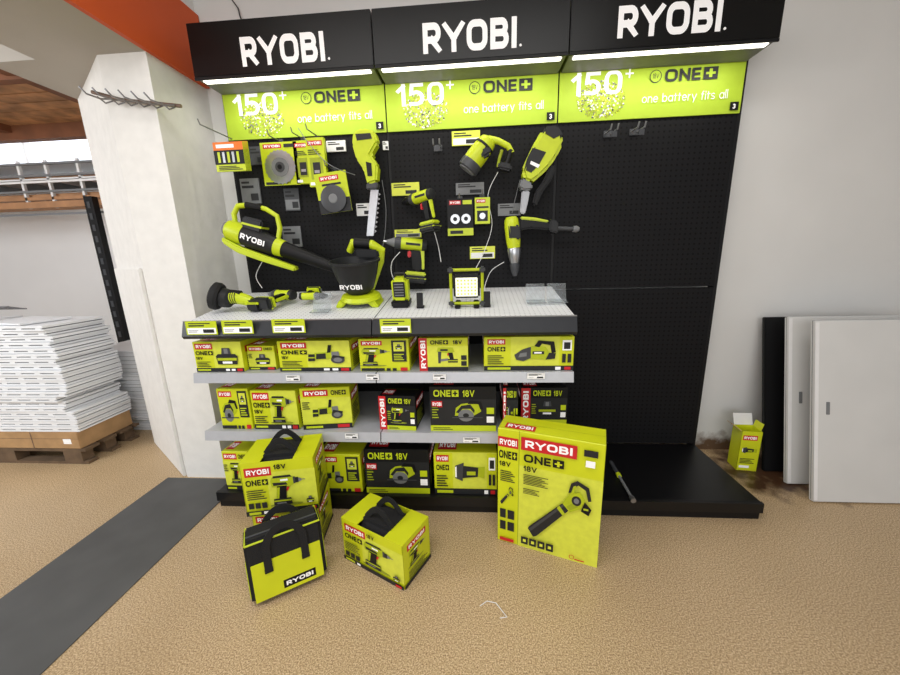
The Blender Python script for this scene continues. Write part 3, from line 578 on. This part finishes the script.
MB().slab([(357,136),(366,132),(378,135),(381,146),(374,158),(381,168),(380,184),(371,187),(367,172),(360,162),(356,148)],Yb,.08,'lime',.012).build('body',t)
MB().slab([(359,138),(375,137),(377,144),(361,146)],Yb,.088,'dark',.005).build('battery',t)
MB().slab([(369,164),(376,166),(377,180),(371,180)],Yb,.086,'black',.005).build('grip',t)
MB().slab([(369,185),(380,184),(380,190),(369,191)],Yb,.06,'charcoal',.005).build('collar',t)
m=MB().slab([(371,190),(379,190),(374,236),(367,236)],Yb,.012,'silver',.002)
for i in range(9): 
    y=193+i*4.6; m.slab([(379.2-i*.5,y),(381-i*.5,y+1.5),(379-i*.5,y+3)],Yb,.008,'steel',0)
m.build('blade',t)
# leaf blower
Yw=-.17
t=thing('leaf_blower','large lime and black leaf blower mounted on the left pegboard','leaf blower',at(260,262,Y=Yw))
a=at(228,229,Y=Yw); b=at(334,267,Y=Yw)
def onax(f0,f1): return a+(b-a)*f0,a+(b-a)*f1
p0,p1=onax(-.02,.0); MB().lathe(p0,p1,[(0,.04),(1,.046)],'grey',28).build('intake_grille',t)
p0,p1=onax(0,.16); MB().lathe(p0,p1,[(0,.046),(.1,.058),(.6,.064),(1,.063)],'lime',28).build('motor_housing',t)
p0,p1=onax(.16,.46); MB().lathe(p0,p1,[(0,.061),(.3,.063),(.8,.058),(1,.054)],'dark',28).build('fan_housing',t)
p0,p1=onax(.46,.53); MB().lathe(p0,p1,[(0,.055),(1,.05)],'lime',28).build('collar',t)
p0,p1=onax(.53,1.02); MB().lathe(p0,p1,[(0,.048),(.5,.04),(1,.033)],'black',28).build('nozzle',t)
ax=(b-a).normalized(); vv=ax.cross(V((0,1,0))).normalized()
if vv.z<0: vv=-vv
o=a+(b-a)*.18+V((0,-.0665,0))-vv*.016
m=MB(); m.text('RYOBI',o,ax,vv,.032,'ink_white',.04,width=.15); m.build('lettering',t)
m=MB(); m.slab([(226,237),(245,247),(270,256),(300,267),(298,271),(268,262),(242,253),(227,243)],Yw-.02,.05,'lime',.008); m.build('lower_stripe',t)
m=MB(); m.tube([at(236,226,Y=Yw),at(234,214,Y=Yw),at(238,206,Y=Yw),at(250,205,Y=Yw),at(266,209,Y=Yw),at(277,216,Y=Yw),at(280,228,Y=Yw),at(278,240,Y=Yw)],[.014,.016,.016,.015,.014,.014,.015,.013],'lime'); hd=m.build('handle',t)
m=MB(); m.tube([at(246,205,Y=Yw),at(262,208,Y=Yw)],.019,'black'); m.build('grip',hd)
m=MB(); m.slab([(250,217),(270,222),(268,235),(249,229)],Yw,.08,'dark',.01); b_=m.build('battery',t)
m=MB(); m.slab([(250,223),(269.5,228),(269,230),(249.6,225)],Yw,.084,'lime',.001); m.build('latch',b_)
# spreader
Ys=-.33; z0=top_z(Ys)+.009; zc=z0; c=at(360,298,Y=Ys); c.z=zc
t=thing('seed_spreader','lime hand spreader with large black hopper standing on counter','spreader',c)
top=at(358,259,Y=Ys).z
r0=.135
m=MB(); m.lathe((c.x,Ys,zc+.055),(c.x,Ys,top),[(0,.05),(.15,.085),(.6,.115),(.93,r0-.004),(.94,r0+.004),(1,r0+.004),(1,r0-.006),(.5,.1)],'dark',36); m.build('hopper',t)
m=MB(); m.text('RYOBI',(c.x-.055,Ys-.1285,zc+.112),(1,0,0),(0,-.2,.98),.027,'ink_white',.035,width=.12); m.build('lettering',t)
m=MB(); m.lathe((c.x+.01,Ys,zc+.02),(c.x+.01,Ys,zc+.06),[(0,.1),(.3,.115),(.8,.105),(1,.08)],'lime',32); m.build('spinner_housing',t)
m=MB(); m.lathe((c.x+.01,Ys,zc+.008),(c.x+.01,Ys,zc+.02),[(0,.07),(1,.085)],'charcoal',24); m.build('spinner_disc',t)
for s in (-1,1):
    m=MB(); m.prism([(c.x+s*.05,Ys-.07,zc+.03),(c.x+s*.10,Ys-.07,zc+.035),(c.x+s*.125,Ys-.07,zc-.008),(c.x+s*.085,Ys-.07,zc-.008)],(0,.14,0),'lime',.006); m.build('foot',t)
hb=Ys+.12
m=MB(); m.tube([(c.x+.03,hb,zc+.06),(c.x+.1,hb+.02,top-.03),(c.x+.12,hb,top+.03),(c.x+.08,hb-.02,top+.065),(c.x-.03,hb-.02,top+.075),(c.x-.06,hb,top+.03)],[.03,.03,.028,.026,.026,.02],'lime',12); hd=m.build('handle',t)
m=MB(); m.tube([(c.x+.07,hb-.02,top+.068),(c.x-.02,hb-.02,top+.076)],.029,'black',12); m.build('grip',hd)
m=MB(); m.box((c.x+.05,hb,top+.02),(.13,.08,.06),'dark',.01); m.build('battery',t)
t.rotation_euler=(SL,0,0)
# polisher at counter end
Yq=-.42; zq=top_z(Yq)+.002; p=at(228,296,Y=Yq)
t=thing('orbital_sander','black and lime polisher with round pad tipped up at counter end','polisher',(p.x,Yq,zq))
m=MB(); m.lathe((p.x-.075,Yq-.01,zq+.10),(p.x-.03,Yq,zq+.083),[(0,.06),(.2,.076),(.7,.078),(1,.07)],'rubber',28); m.build('sanding_pad',t)
m=MB(); m.lathe((p.x-.035,Yq,zq+.084),(p.x+.03,Yq,zq+.07),[(0,.045),(.3,.055),(.8,.05),(1,.035)],'dark',24); m.build('housing',t)
m=MB(); m.tube([(p.x+.01,Yq,zq+.08),(p.x+.06,Yq,zq+.08),(p.x+.11,Yq,zq+.065),(p.x+.14,Yq,zq+.055)],[.036,.036,.032,.026],'lime',14); b=m.build('body',t)
m=MB()
for i in range(4): m.lathe((p.x+.03+i*.012,Yq,zq+.08),(p.x+.034+i*.012,Yq,zq+.08),[(0,.0375),(1,.0375)],'dark',16)
m.build('vent',b)
m=MB(); m.tube([(p.x+.03,Yq,zq+.107),(p.x+.09,Yq,zq+.10)],.018,'black',10); m.build('grip',t)
m=MB(); m.box((p.x+.16,Yq,zq+.036),(.075,.075,.065),'dark',.012); b=m.build('battery',t); m=MB(); m.box((p.x+.16,Yq,zq+.052),(.078,.078,.012),'lime',.003); m.build('latch',b)
t.rotation_euler=(SL,0,0)
pistol('cordless driver lying nose left beside the polisher with battery toward front',(at(280,290,Y=-.3).x,-.27,top_z(-.27)+.05),(PI/2-SL,0,PI-.35),1.12,nose='driver')
pistol('smaller cordless drill lying on counter beside the seed spreader',(at(296,296,Y=-.36).x+.07,-.33,top_z(-.27)+.045),(PI/2+SL,0,.0),.8,nose='chuck')
# compact speaker
Yr=-.36; p=at(402,300,Y=Yr); z=top_z(Yr)+.002
t=thing('compact_speaker','compact lime and black cordless speaker standing on the counter','speaker',(p.x,Yr,z))
MB().box((p.x,Yr,z+.085),(.09,.09,.15),'lime',.02,None,3).build('body',t)
m=MB(); m.box((p.x,Yr-.045,z+.1),(.064,.008,.085),'dark',.003)
for i in range(5): m.box((p.x,Yr-.05,z+.07+i*.015),(.05,.003,.005),'grey')
m.build('speaker_grille',t)
m=MB(); m.box((p.x,Yr-.01,z+.02),(.098,.1,.04),'black',.008); m.build('battery',t)
m=MB(); m.tube([(p.x-.03,Yr,z+.155),(p.x-.025,Yr,z+.18),(p.x+.025,Yr,z+.18),(p.x+.03,Yr,z+.155)],.007,'dark'); m.build('handle',t)
t.rotation_euler=(SL,0,0)
for px,lab in ((420,'small black card holder beside the compact speaker'),(487,'small black card holder right of the work light')):
    q=at(px,300,Y=-.42); z=top_z(-.42)+.001; t=thing('card_holder',lab,'card holder',(q.x,-.42,z),group='black card holders')
    m=MB(); m.box((q.x,-.42,z+.045),(.035,.006,.08),'black',.002,Euler((-.3,0,0))); m.build('plate',t); m=MB(); m.box((q.x,-.41,z+.005),(.04,.04,.008),'black',.002); m.build('foot',t)
    t.rotation_euler=(SL,0,0)
# work light
Yl=-.40; p=at(467,300,Y=Yl); z=top_z(Yl)+.002; w=.165
t=thing('work_light','square lime work light with white lamp panel on the counter','work light',(p.x,Yl,z))
cz=z+.112
m=MB(); m.box((p.x,Yl,cz),(.14,.05,.125),'dark',.01); m.build('housing',t)
m=MB(); fr=[(p.x-w/2,Yl-.02,cz-.09),(p.x-w/2,Yl-.02,cz+.09),(p.x+w/2,Yl-.02,cz+.09),(p.x+w/2,Yl-.02,cz-.09)]
for i in range(4): m.tube([fr[i],fr[(i+1)%4]],.008,'lime_mid',10)
for q in fr: m.box(q,(.03,.036,.03),'charcoal',.008)
m.build('frame',t)
ls=MB().box((p.x,Yl-.027,cz),(.115,.006,.10),'led',.002).build('lens',t)
m=MB()
for i in range(6):
    for j in range(5): m.box((p.x-.045+i*.018,Yl-.031,cz-.036+j*.018),(.008,.003,.008),'lime_pale',.001)
m.build('led_chips',ls)
for s in (-1,1): MB().box((p.x+s*.05,Yl+.01,z+.008),(.03,.12,.016),'black',.004).build('foot',t)
t.rotation_euler=(SL,0,0)
for px,pY,lab in ((535,-.36,'clear acrylic sign stand left of the pair on right counter'),(556,-.36,'clear acrylic sign stand at right end of counter'),(322,-.46,'clear acrylic stand in front of the seed spreader')):
    q=at(px,300,Y=pY); z=top_z(pY); m=MB(); m.box((q.x,pY,z+.055),(.1,.003,.1),'acrylic',0,Euler((-.25,0,0))); m.box((q.x,pY-.03,z+.012),(.1,.06,.003),'acrylic',0,Euler((.16,0,0)))
    tag(m.build('acrylic_stand'),lab,'sign stand','clear acrylic stands')
# ------------------------------------------------------------ hanging packs
def hook(px,py,lab,L=.14,double=False):
    a=at(px,py,Y=-.005); t=thing('peg_hook',lab,'hook',a,group='steel peg hooks')
    MB().box((a.x,-.003,a.z),(.05 if double else .03,.006,.035),'charcoal',.002).build('back_plate',t)
    for s in ((-1,1) if double else (0,)):
        MB().tube([(a.x+s*.018,-.006,a.z),(a.x+s*.018,-L,a.z-.004),(a.x+s*.018,-L-.012,a.z+.02)],.0045 if double else .0035,'grey' if double else 'steel',6).build('prong',t)
    if double: MB().box((a.x,-L-.006,a.z-.03),(.03,.004,.03),'charcoal',.001).build('tag_plate',t)
def pack(px0,py0,px1,py1,Y,th,name,lab,paint,base='lime',group=None,extra=None):
    a=at(px0,py1,Y=Y); b=at(px1,py0,Y=Y); w=b.x-a.x; h=b.z-a.z
    t=thing(name,lab,'accessory pack',((a.x+b.x)/2,Y,a.z),group=group)
    m=MB(); m.bx(a.x,b.x,Y,Y+th,a.z,b.z,base,.001); fc=Face(m,(a.x,Y,a.z),(1,0,0),(0,0,1),w,h,.0006); paint(fc); m.build('card',t)
    if extra: extra(t,a,b,Y)
    return t
def p_acc(c): 
    c.rect(0,.72,1,1,'orange_print'); c.rect(.1,.8,.7,.92,'ink_white'); c.rect(0,.24,1,.72,'black')
    for j in range(5): c.rect(.12+j*.16,.3,.2+j*.16,.66,'silver' if j%2 else 'lime',0)
    c.k+=1; c.lines(.1,.05,.8,.16,3)
for i in range(5):
    pack(217+i*1.2,141,242+i*1.2,172,-.30+i*.035,.008,'accessory_pack','orange and black accessory pack on the hook beside the pillar',p_acc,group='accessory packs on one hook')
hook(232,139,'peg hook carrying the orange and black packs',.27)
def blade(t,a,b,Y):
    c=V(((a.x+b.x)/2,Y-.003,a.z+(b.z-a.z)*.42)); r=(b.x-a.x)*.43
    n=24; pts=[]
    for i in range(n):
        w0=2*math.pi*i/n; pts+= [(c.x+r*math.cos(w0),c.y,c.z+r*math.sin(w0)),(c.x+r*.93*math.cos(w0+.2),c.y,c.z+r*.93*math.sin(w0+.2))]
    m=MB(); m.prism(pts,(0,-.003,0),'silver',0); m.lathe(c+V((0,-.003,0)),c+V((0,-.005,0)),[(0,r*.55),(1,r*.55)],'grey',24); m.lathe(c+V((0,-.005,0)),c+V((0,-.007,0)),[(0,r*.3),(1,r*.3)],'charcoal',20); m.lathe(c+V((0,-.007,0)),c+V((0,-.009,0)),[(0,r*.14),(1,r*.14)],'black',16); m.build('saw_blade',t)
def p_bl(c): c.logo(.08,.86,.5,.1); c.rect(.65,.87,.92,.95,'dark'); c.rect(.05,.02,.5,.08,'dark'); c.text('18V',.6,.02,.06,'black',.0)
pack(265,141,296,186,-.1,.006,'saw_blade_pack','lime card carrying a round steel saw blade',p_bl,extra=blade); hook(281,142,'peg hook carrying the saw blade card')
def p_v(c): c.rect(.15,.15,.85,.6,'lime_dark'); c.logo(.1,.84,.8,.1); c.rect(.3,.2,.7,.5,'dark'); c.rect(.36,.28,.64,.34,'silver'); c.lines(.1,.66,.7,.12,3); c.rect(.08,.03,.4,.09,'ink_white')
pack(297,140,309,184,-.1,.03,'accessory_box','slim lime accessory box right of the saw blade card',p_v,group='slim lime boxes'); pack(310,137,323,187,-.12,.03,'accessory_box','second slim lime box hanging nearer the shear',p_v,group='slim lime boxes')
hook(303,139,'peg hook carrying the first slim lime box'); hook(317,136,'peg hook carrying the second slim lime box')
def discs(t,a,b,Y):
    w=b.x-a.x; m=MB(); c=V((a.x+w*.5,Y-.002,a.z+(b.z-a.z)*.34)); m.lathe(c,c+V((0,-.016,0)),[(0,w*.38),(.7,w*.4),(1,w*.3)],'charcoal',28); m.lathe(c+V((0,-.016,0)),c+V((0,-.019,0)),[(0,w*.14),(1,w*.12)],'grey',16); m.build('grinding_disc',t)
def p_bag(c): c.rect(0,0,1,.35,'dark'); c.logo(.15,.8,.6,.12); c.rect(.2,.68,.8,.73,'dark')
tt=pack(321,171,349,213,-.13,.008,'disc_pack','tilted lime and black pack holding a round disc, below the slim boxes',p_bag,extra=discs); tt.rotation_euler=(0,-.1,0); hook(334,170,'peg hook carrying the lime disc pack')
def two(t,a,b,Y):
    w=b.x-a.x; h=b.z-a.z
    for x,z,r in ((.3,.45,.2),(.72,.45,.2)):
        m=MB(); c=V((a.x+w*x,Y-.002,a.z+h*z)); m.lathe(c,c+V((0,-.01,0)),[(0,w*r),(1,w*r*.9)],'silver',24); m.lathe(c+V((0,-.01,0)),c+V((0,-.013,0)),[(0,w*r*.4),(1,w*r*.35)],'dark',16); m.build('disc',t)
def p_two(c): c.logo(.08,.84,.45,.11); c.rect(0,0,1,.2,'lime'); c.rect(.1,.05,.6,.14,'dark'); c.rect(.6,.84,.95,.95,'lime')
pack(448,198,473,236,-.07,.006,'disc_pack','black card carrying two round steel discs',p_two,base='black',extra=two); hook(460,199,'peg hook carrying the two disc card',.09)
def p_s(c): c.rect(.15,.1,.85,.5,'dark'); c.disc(.5,.3,.018,'silver'); c.logo(.1,.8,.6,.13); c.rect(.1,.6,.9,.66,'dark')
pack(475,197,490,224,-.07,.02,'accessory_box','small lime box between two disc card and the slanted saw',p_s); hook(482,196,'peg hook carrying the small lime box',.09)
def card(x0,y0,x1,y1,lab,top='lime_pale',Y=-.012,low='grey'):
    a=at(x0,y1,Y=Y); b=at(x1,y0,Y=Y); m=MB(); m.bx(a.x,b.x,Y,Y+.01,a.z,b.z,top); fc=Face(m,(a.x,Y,a.z),(1,0,0),(0,0,1),b.x-a.x,b.z-a.z)
    fc.rect(.04,.05,.96,.5,low); fc.rect(.08,.62,.7,.72,'dark'); fc.rect(.08,.8,.5,.88,'dark'); fc.rect(.5,.12,.9,.4,'dark')
    return tag(m.build('price_card'),lab,'price card','price cards on the pegboard')
card(392,182,419,196,'pale lime price card left above the small cordless drill',low='lime_pale'); card(456,182,484,195,'grey price card above the two disc card',top='grey'); card(452,130,480,146,'pale price card at the banner edge above the barrel tool',low='white')
card(498,203,521,216,'grey price card above the hammer drill',top='grey'); card(470,246,495,259,'white price card right above the work light',top='lime_pale',low='white'); card(357,203,371,216,'white price card left of the shear blade',top='white',low='white')
card(395,229,421,238,'pale lime price card above the sideways impact driver'); card(284,226,300,247,'grey price card under the leaf blower handle',top='grey'); card(243,178,258,204,'grey price card above the leaf blower handle',top='grey'); card(286,188,298,211,'charcoal price card below the saw blade card',top='charcoal',low='grey')
card(251,146,263,165,'charcoal price card left of the saw blade card',top='charcoal',low='charcoal'); card(327,140,345,152,'white price card between slim boxes and shear',top='white',low='white'); card(383,141,388,150,'thin white price card on the pegboard joint',top='white',low='white')
for px,py,lab in ((608,134,'double peg hook, left of the pair on empty pegboard'),(634,132,'double peg hook, right of the pair on empty pegboard'),(438,148,'double peg hook left of the barrel tool')):
    hook(px,py,lab,.10,True)
def cable(pts,lab,r=.0022,m='white'):
    P=[at(x,y,Y=Y) for x,y,Y in pts]; Q=[]
    for i in range(len(P)-1):
        p0=P[max(i-1,0)];p1=P[i];p2=P[i+1];p3=P[min(i+2,len(P)-1)]
        for k in range(6):
            s=k/6; Q.append(.5*((2*p1)+(-p0+p2)*s+(2*p0-5*p1+4*p2-p3)*s*s+(-p0+3*p1-3*p2+p3)*s**3))
    Q.append(P[-1]); tag(MB().tube(Q,r,m,6).build('security_cable'),lab,'cable','security cables')
cable([(424,204,-.1),(432,225,-.06),(438,245,-.06),(441,262,-.1)],'thin white security cable hanging from the small drill')
cable([(400,252,-.12),(392,262,-.15),(392,275,-.25),(400,288,-.3)],'thin white security cable looping by the compact speaker',)
cable([(498,172,-.02),(488,195,-.03),(492,225,-.03),(484,252,-.1),(476,268,-.3)],'thin white security cable running down to the work light')
cable([(298,128,-.03),(310,145,-.2),(330,165,-.25),(355,175,-.15)],'thin grey security cable crossing in front of the slim boxes',m='grey')
cable([(520,180,-.02),(515,200,-.02),(512,213,-.02)],'short grey security cable below the slanted saw',m='grey')
cable([(504,262,-.06),(492,270,-.08),(486,282,-.2),(484,292,-.34)],'thin white security cable from hammer drill down to the counter')
cable([(382,180,-.02),(386,210,-.02),(384,240,-.03),(378,262,-.1)],'thin grey security cable hanging along the pegboard joint',m='grey')
cable([(262,262,-.08),(256,276,-.14),(262,288,-.3)],'thin white security cable below the leaf blower')
# ------------------------------------------------------------ right side
a=at(611,462,Z=.115); b=at(633,500,Z=.115)
t=thing('extension_pole','thin black and yellow pole lying on the empty base shelf','pole',a+(b-a)*.5)
MB().tube([a,a+(b-a)*.35],.011,'charcoal').build('grip',t); MB().tube([a+(b-a)*.35,a+(b-a)*.42],.013,'lime').build('collar',t); MB().tube([a+(b-a)*.42,b],.008,'grey').build('shaft',t); MB().tube([b-(b-a)*.06,b+(b-a)*.02],.014,'steel').build('tip',t)
def lean(bl,ztop_px,w,th,m,lab,name,slot,Ytop):
    tp=at(ztop_px[0],ztop_px[1],Y=Ytop); z=tp.z; dy=Ytop-bl.y; L=math.hypot(dy,z); rx=-math.atan2(dy,z)
    t=thing(name,lab,'panel',(bl.x+w/2,bl.y,th*math.sin(-rx)+.001),(rx,0,0),'panels leaning on the right wall')
    mm=MB(); mm.bx(-w/2,w/2,0,th,0,L,m,.004); mm.build('board',t,local=True)
    if slot:
        mm=MB(); mm.box((-w/2+.07,-.001,L*.52),(.018,.004,.07),'grey',.001); mm.build('slot',t,local=True)
        mm=MB(); mm.bx(-w/2,-w/2+.02,-.002,0,0.01,L-.01,'white'); mm.build('edge_rib',t,local=True)
        mm=MB(); mm.bx(-w/2+.0,w/2,th*.45,th*.55,L,L+.001,'grey'); mm.bx(-w/2-.001,-w/2,th*.45,th*.55,.01,L,'grey'); mm.build('seam',t,local=True)
bl=at(813,503,Z=0); lean(V((bl.x,bl.y,0)),(808,322),.9,.03,'panel_white','white panel leaning in front of the other panels','leaning_panel',True,-.26)
bl=at(787,485,Z=0); lean(V((bl.x,bl.y,0)),(785,318),.85,.03,'panel_white','white panel leaning between the black panel and front white panel','leaning_panel',True,-.10)
bl=at(764,472,Z=0); lean(V((bl.x,bl.y,0)),(765,318),.7,.025,'black','black panel leaning behind the white panels','leaning_panel',False,.03)
w,d,h=.115,.10,.275
t=thing('small_carton','small opened lime carton on floor between plinth and black panel','carton',(3.25,-.11,0),(0,0,-.12))
m=MB(); th=.003
m.bx(-w/2,w/2,-d/2,-d/2+th,0,h,'carton_lime').bx(-w/2,w/2,d/2-th,d/2,0,h,'carton_lime').bx(-w/2,-w/2+th,-d/2,d/2,0,h,'carton_lime').bx(w/2-th,w/2,-d/2,d/2,0,h,'carton_lime').bx(-w/2,w/2,-d/2,d/2,0,th,'cardboard')
fc=face_of(m,'front',w,d,h); fc.logo(.1,.78,.7,.12); fc.art('torch',.15,.4,.7,.26); fc.rect(.1,.08,.6,.14,'ink_white'); fc.lines(.1,.2,.7,.14,4); m.build('body',t,local=True)
MB().box((0,d/2+.012,h+.035),(w,.002,.075),'white',0,Euler((-.35,0,.1))).build('flap',t,local=True)
MB().box((-w/2-.02,0,h+.012),(.05,d*.9,.002),'cardboard',0,Euler((0,.6,0))).build('flap',t,local=True)
MB().box((w/2+.006,.01,h+.02),(.002,d*.7,.045),'carton_lime',0,Euler((0,.25,.1))).build('flap',t,local=True)
P=[at(480,606,Z=.003),at(487,601,Z=.003),at(496,603,Z=.01),at(503,612,Z=.004),at(507,617,Z=.003),at(500,618,Z=.003)]
tag(MB().tube(P,.0018,'white',6).build('wire_scrap'),'thin bent white wire scrap lying on the open floor','wire')
P=[at(232,0,Y=.08),at(238,8,Y=.08),at(240,16,Y=.07),at(243,24,Y=.05)]
tag(MB().tube(P,.004,'dark',6).build('power_cord'),'black power cord coming down the wall behind the first header','cord')
# ------------------------------------------------------------ left stacks
t=thing('wooden_pallet','weathered wooden pallet under the cardboard and white panels','pallet',(-1.95,0,0))
for y in (-.16,.01,.16):
    for x in (-2.5,-1.95,-1.42): MB().bx(x-.06,x+.08,y-.04,y+.04,.02,.1,'pallet_wood').build('block',t)
m=MB()
for y in (-.2,-.07,.06): m.bx(-2.62,-1.30,y,y+.1,.1,.12,'pallet_wood')
m.bx(-2.62,-1.30,.18,.22,.1,.12,'pallet_wood')
m.build('deck_boards',t)
for y in (-.2,-.03,.13): MB().bx(-2.62,-1.30,y,y+.07,0,.02,'pallet_wood').build('bottom_board',t)
t=thing('cardboard_base','flat brown cardboard box under the tall white panel stack','box',(-1.95,0,.121))
m=MB(); m.bx(-2.56,-1.33,-.2,.2,.121,.25,'cardboard',.004); fc=Face(m,(-2.56,-.2,.121),(1,0,0),(0,0,1),1.23,.129); fc.rect(.9,.3,.95,.6,'ink_white'); fc.rect(0,.6,1,.62,'rust'); fc.rect(.7,.0,.705,1,'rust'); fc.rect(.3,.25,.42,.75,'wood_red'); m.build('body',t)
z=.251; ztop=at(60,325,Y=-.2).z; n=20; th=(ztop-z)/n
src=None
for i in range(n):
    if src is None:
        m=MB(); m.bx(-.62,.62,-.2,.2,.0,th*.3,'plate_white',.0015); m.bx(-.605,.605,-.19,.19,th*.3,th*.5,'grey')
        for k in range(9): m.bx(-.60+k*.145,-.56+k*.145,-.198,.198,th*.3,th*.5,'plate_white')
        m.bx(-.62,.62,-.2,.2,th*.5,th-.003,'plate_white',.0015); o=m.build('shelf_plate'); src=o
        tag(o,'white metal plate in the tall stack above the cardboard box','metal plate','white plates in the tall stack')
    else: o=src.copy(); C.objects.link(o)
    j=.02 if i%4 else .01
    o.location=(-1.93+random.uniform(-j,j)-(.06 if 3<i<7 else 0)-(.04 if i>15 else 0),.0+random.uniform(-j,j)*.5,z+i*th); o.rotation_euler=(0,0,random.uniform(-.008,.008) if i<n-3 else random.uniform(-.05,.05))
Y2=.30; zt=at(135,350,Y=Y2).z; n=int(zt/.034)
s2=None
for i in range(n):
    if s2 is None:
        m=MB(); m.bx(-.3,.3,-.22,.22,0,.013,'plate_white',.0015); m.bx(-.29,.29,-.21,.21,.013,.018,'grey'); m.bx(-.3,.3,-.22,.22,.018,.032,'plate_white',.0015); s2=m.build('shelf_plate'); o=s2
        tag(o,'white metal plate in the lower stack between tall stack and pillar','metal plate','white plates in the lower stack')
    else: o=s2.copy(); C.objects.link(o)
    o.location=(-1.45+random.uniform(-.03,.015),Y2+.23+random.uniform(-.01,.01),.001+i*.034); o.rotation_euler=(0,0,random.uniform(-.03,.03))
for (x,y,r,lab) in ((-2.2,.0,.25,'loose white sheet lying crooked on the tall stack, further left'),(-1.7,-.03,-.18,'loose white sheet lying crooked on the tall stack near its right end')):
    o=MB().bx(-.22,.22,-.14,.14,0,.012,'plate_white',.002).build('loose_sheet'); o.location=(x,y,ztop+.001); o.rotation_euler=(0,0,r); tag(o,lab,'sheet','loose sheets on the tall stack')
t=thing('wire_basket','curved grey wire basket on top of the tall white stack','basket',(-2.2,.05,ztop))
m=MB()
for i in range(16):
    x=-2.5+i*.038; m.tube([(x,-.12,ztop+.02),(x,-.06,ztop+.08),(x,.05,ztop+.10),(x,.15,ztop+.07)],.004,'steel',6)
m.build('wires',t); m=MB(); 
for y,zz in ((-.12,.02),(-.06,.08),(.05,.10),(.15,.07)): m.tube([(-2.51,y,ztop+zz),(-1.92,y,ztop+zz)],.005,'steel',6)
m.build('rim',t)
# ------------------------------------------------------------ lights
def area(loc,tgt,sx,sy,e,col=(1,1,1)):
    l=bpy.data.lights.new('lamp','AREA'); l.shape='RECTANGLE'; l.size=sx; l.size_y=sy; l.energy=e; l.color=col
    o=bpy.data.objects.new('lamp',l); C.objects.link(o); o.location=loc; o.rotation_euler=(V(tgt)-V(loc)).to_track_quat('-Z','Y').to_euler()
area((1.2,-2.2,3.25),(1.2,-2.1,0),2.8,1.0,54,(1,.99,.97)); area((1.4,-5.0,1.7),(1.5,0,.7),4,1.8,58,(1,1,.99))
for k in range(3): area((k+.5,-.16,2.36),(k+.5,-.02,2.0),.9,.05,1.8,(1,.97,.88))
area((-3,1.9,2.75),(-2.2,0,.4),3,.3,40,(.93,.97,1)); area((-2.8,-2.4,2.5),(-2.4,1.2,1.2),2,1,72,(1,1,1))
wd=bpy.data.worlds.new('world'); bpy.context.scene.world=wd; wd.use_nodes=True
wd.node_tree.nodes['Background'].inputs[0].default_value=(.95,.97,1,1); wd.node_tree.nodes['Background'].inputs[1].default_value=.5
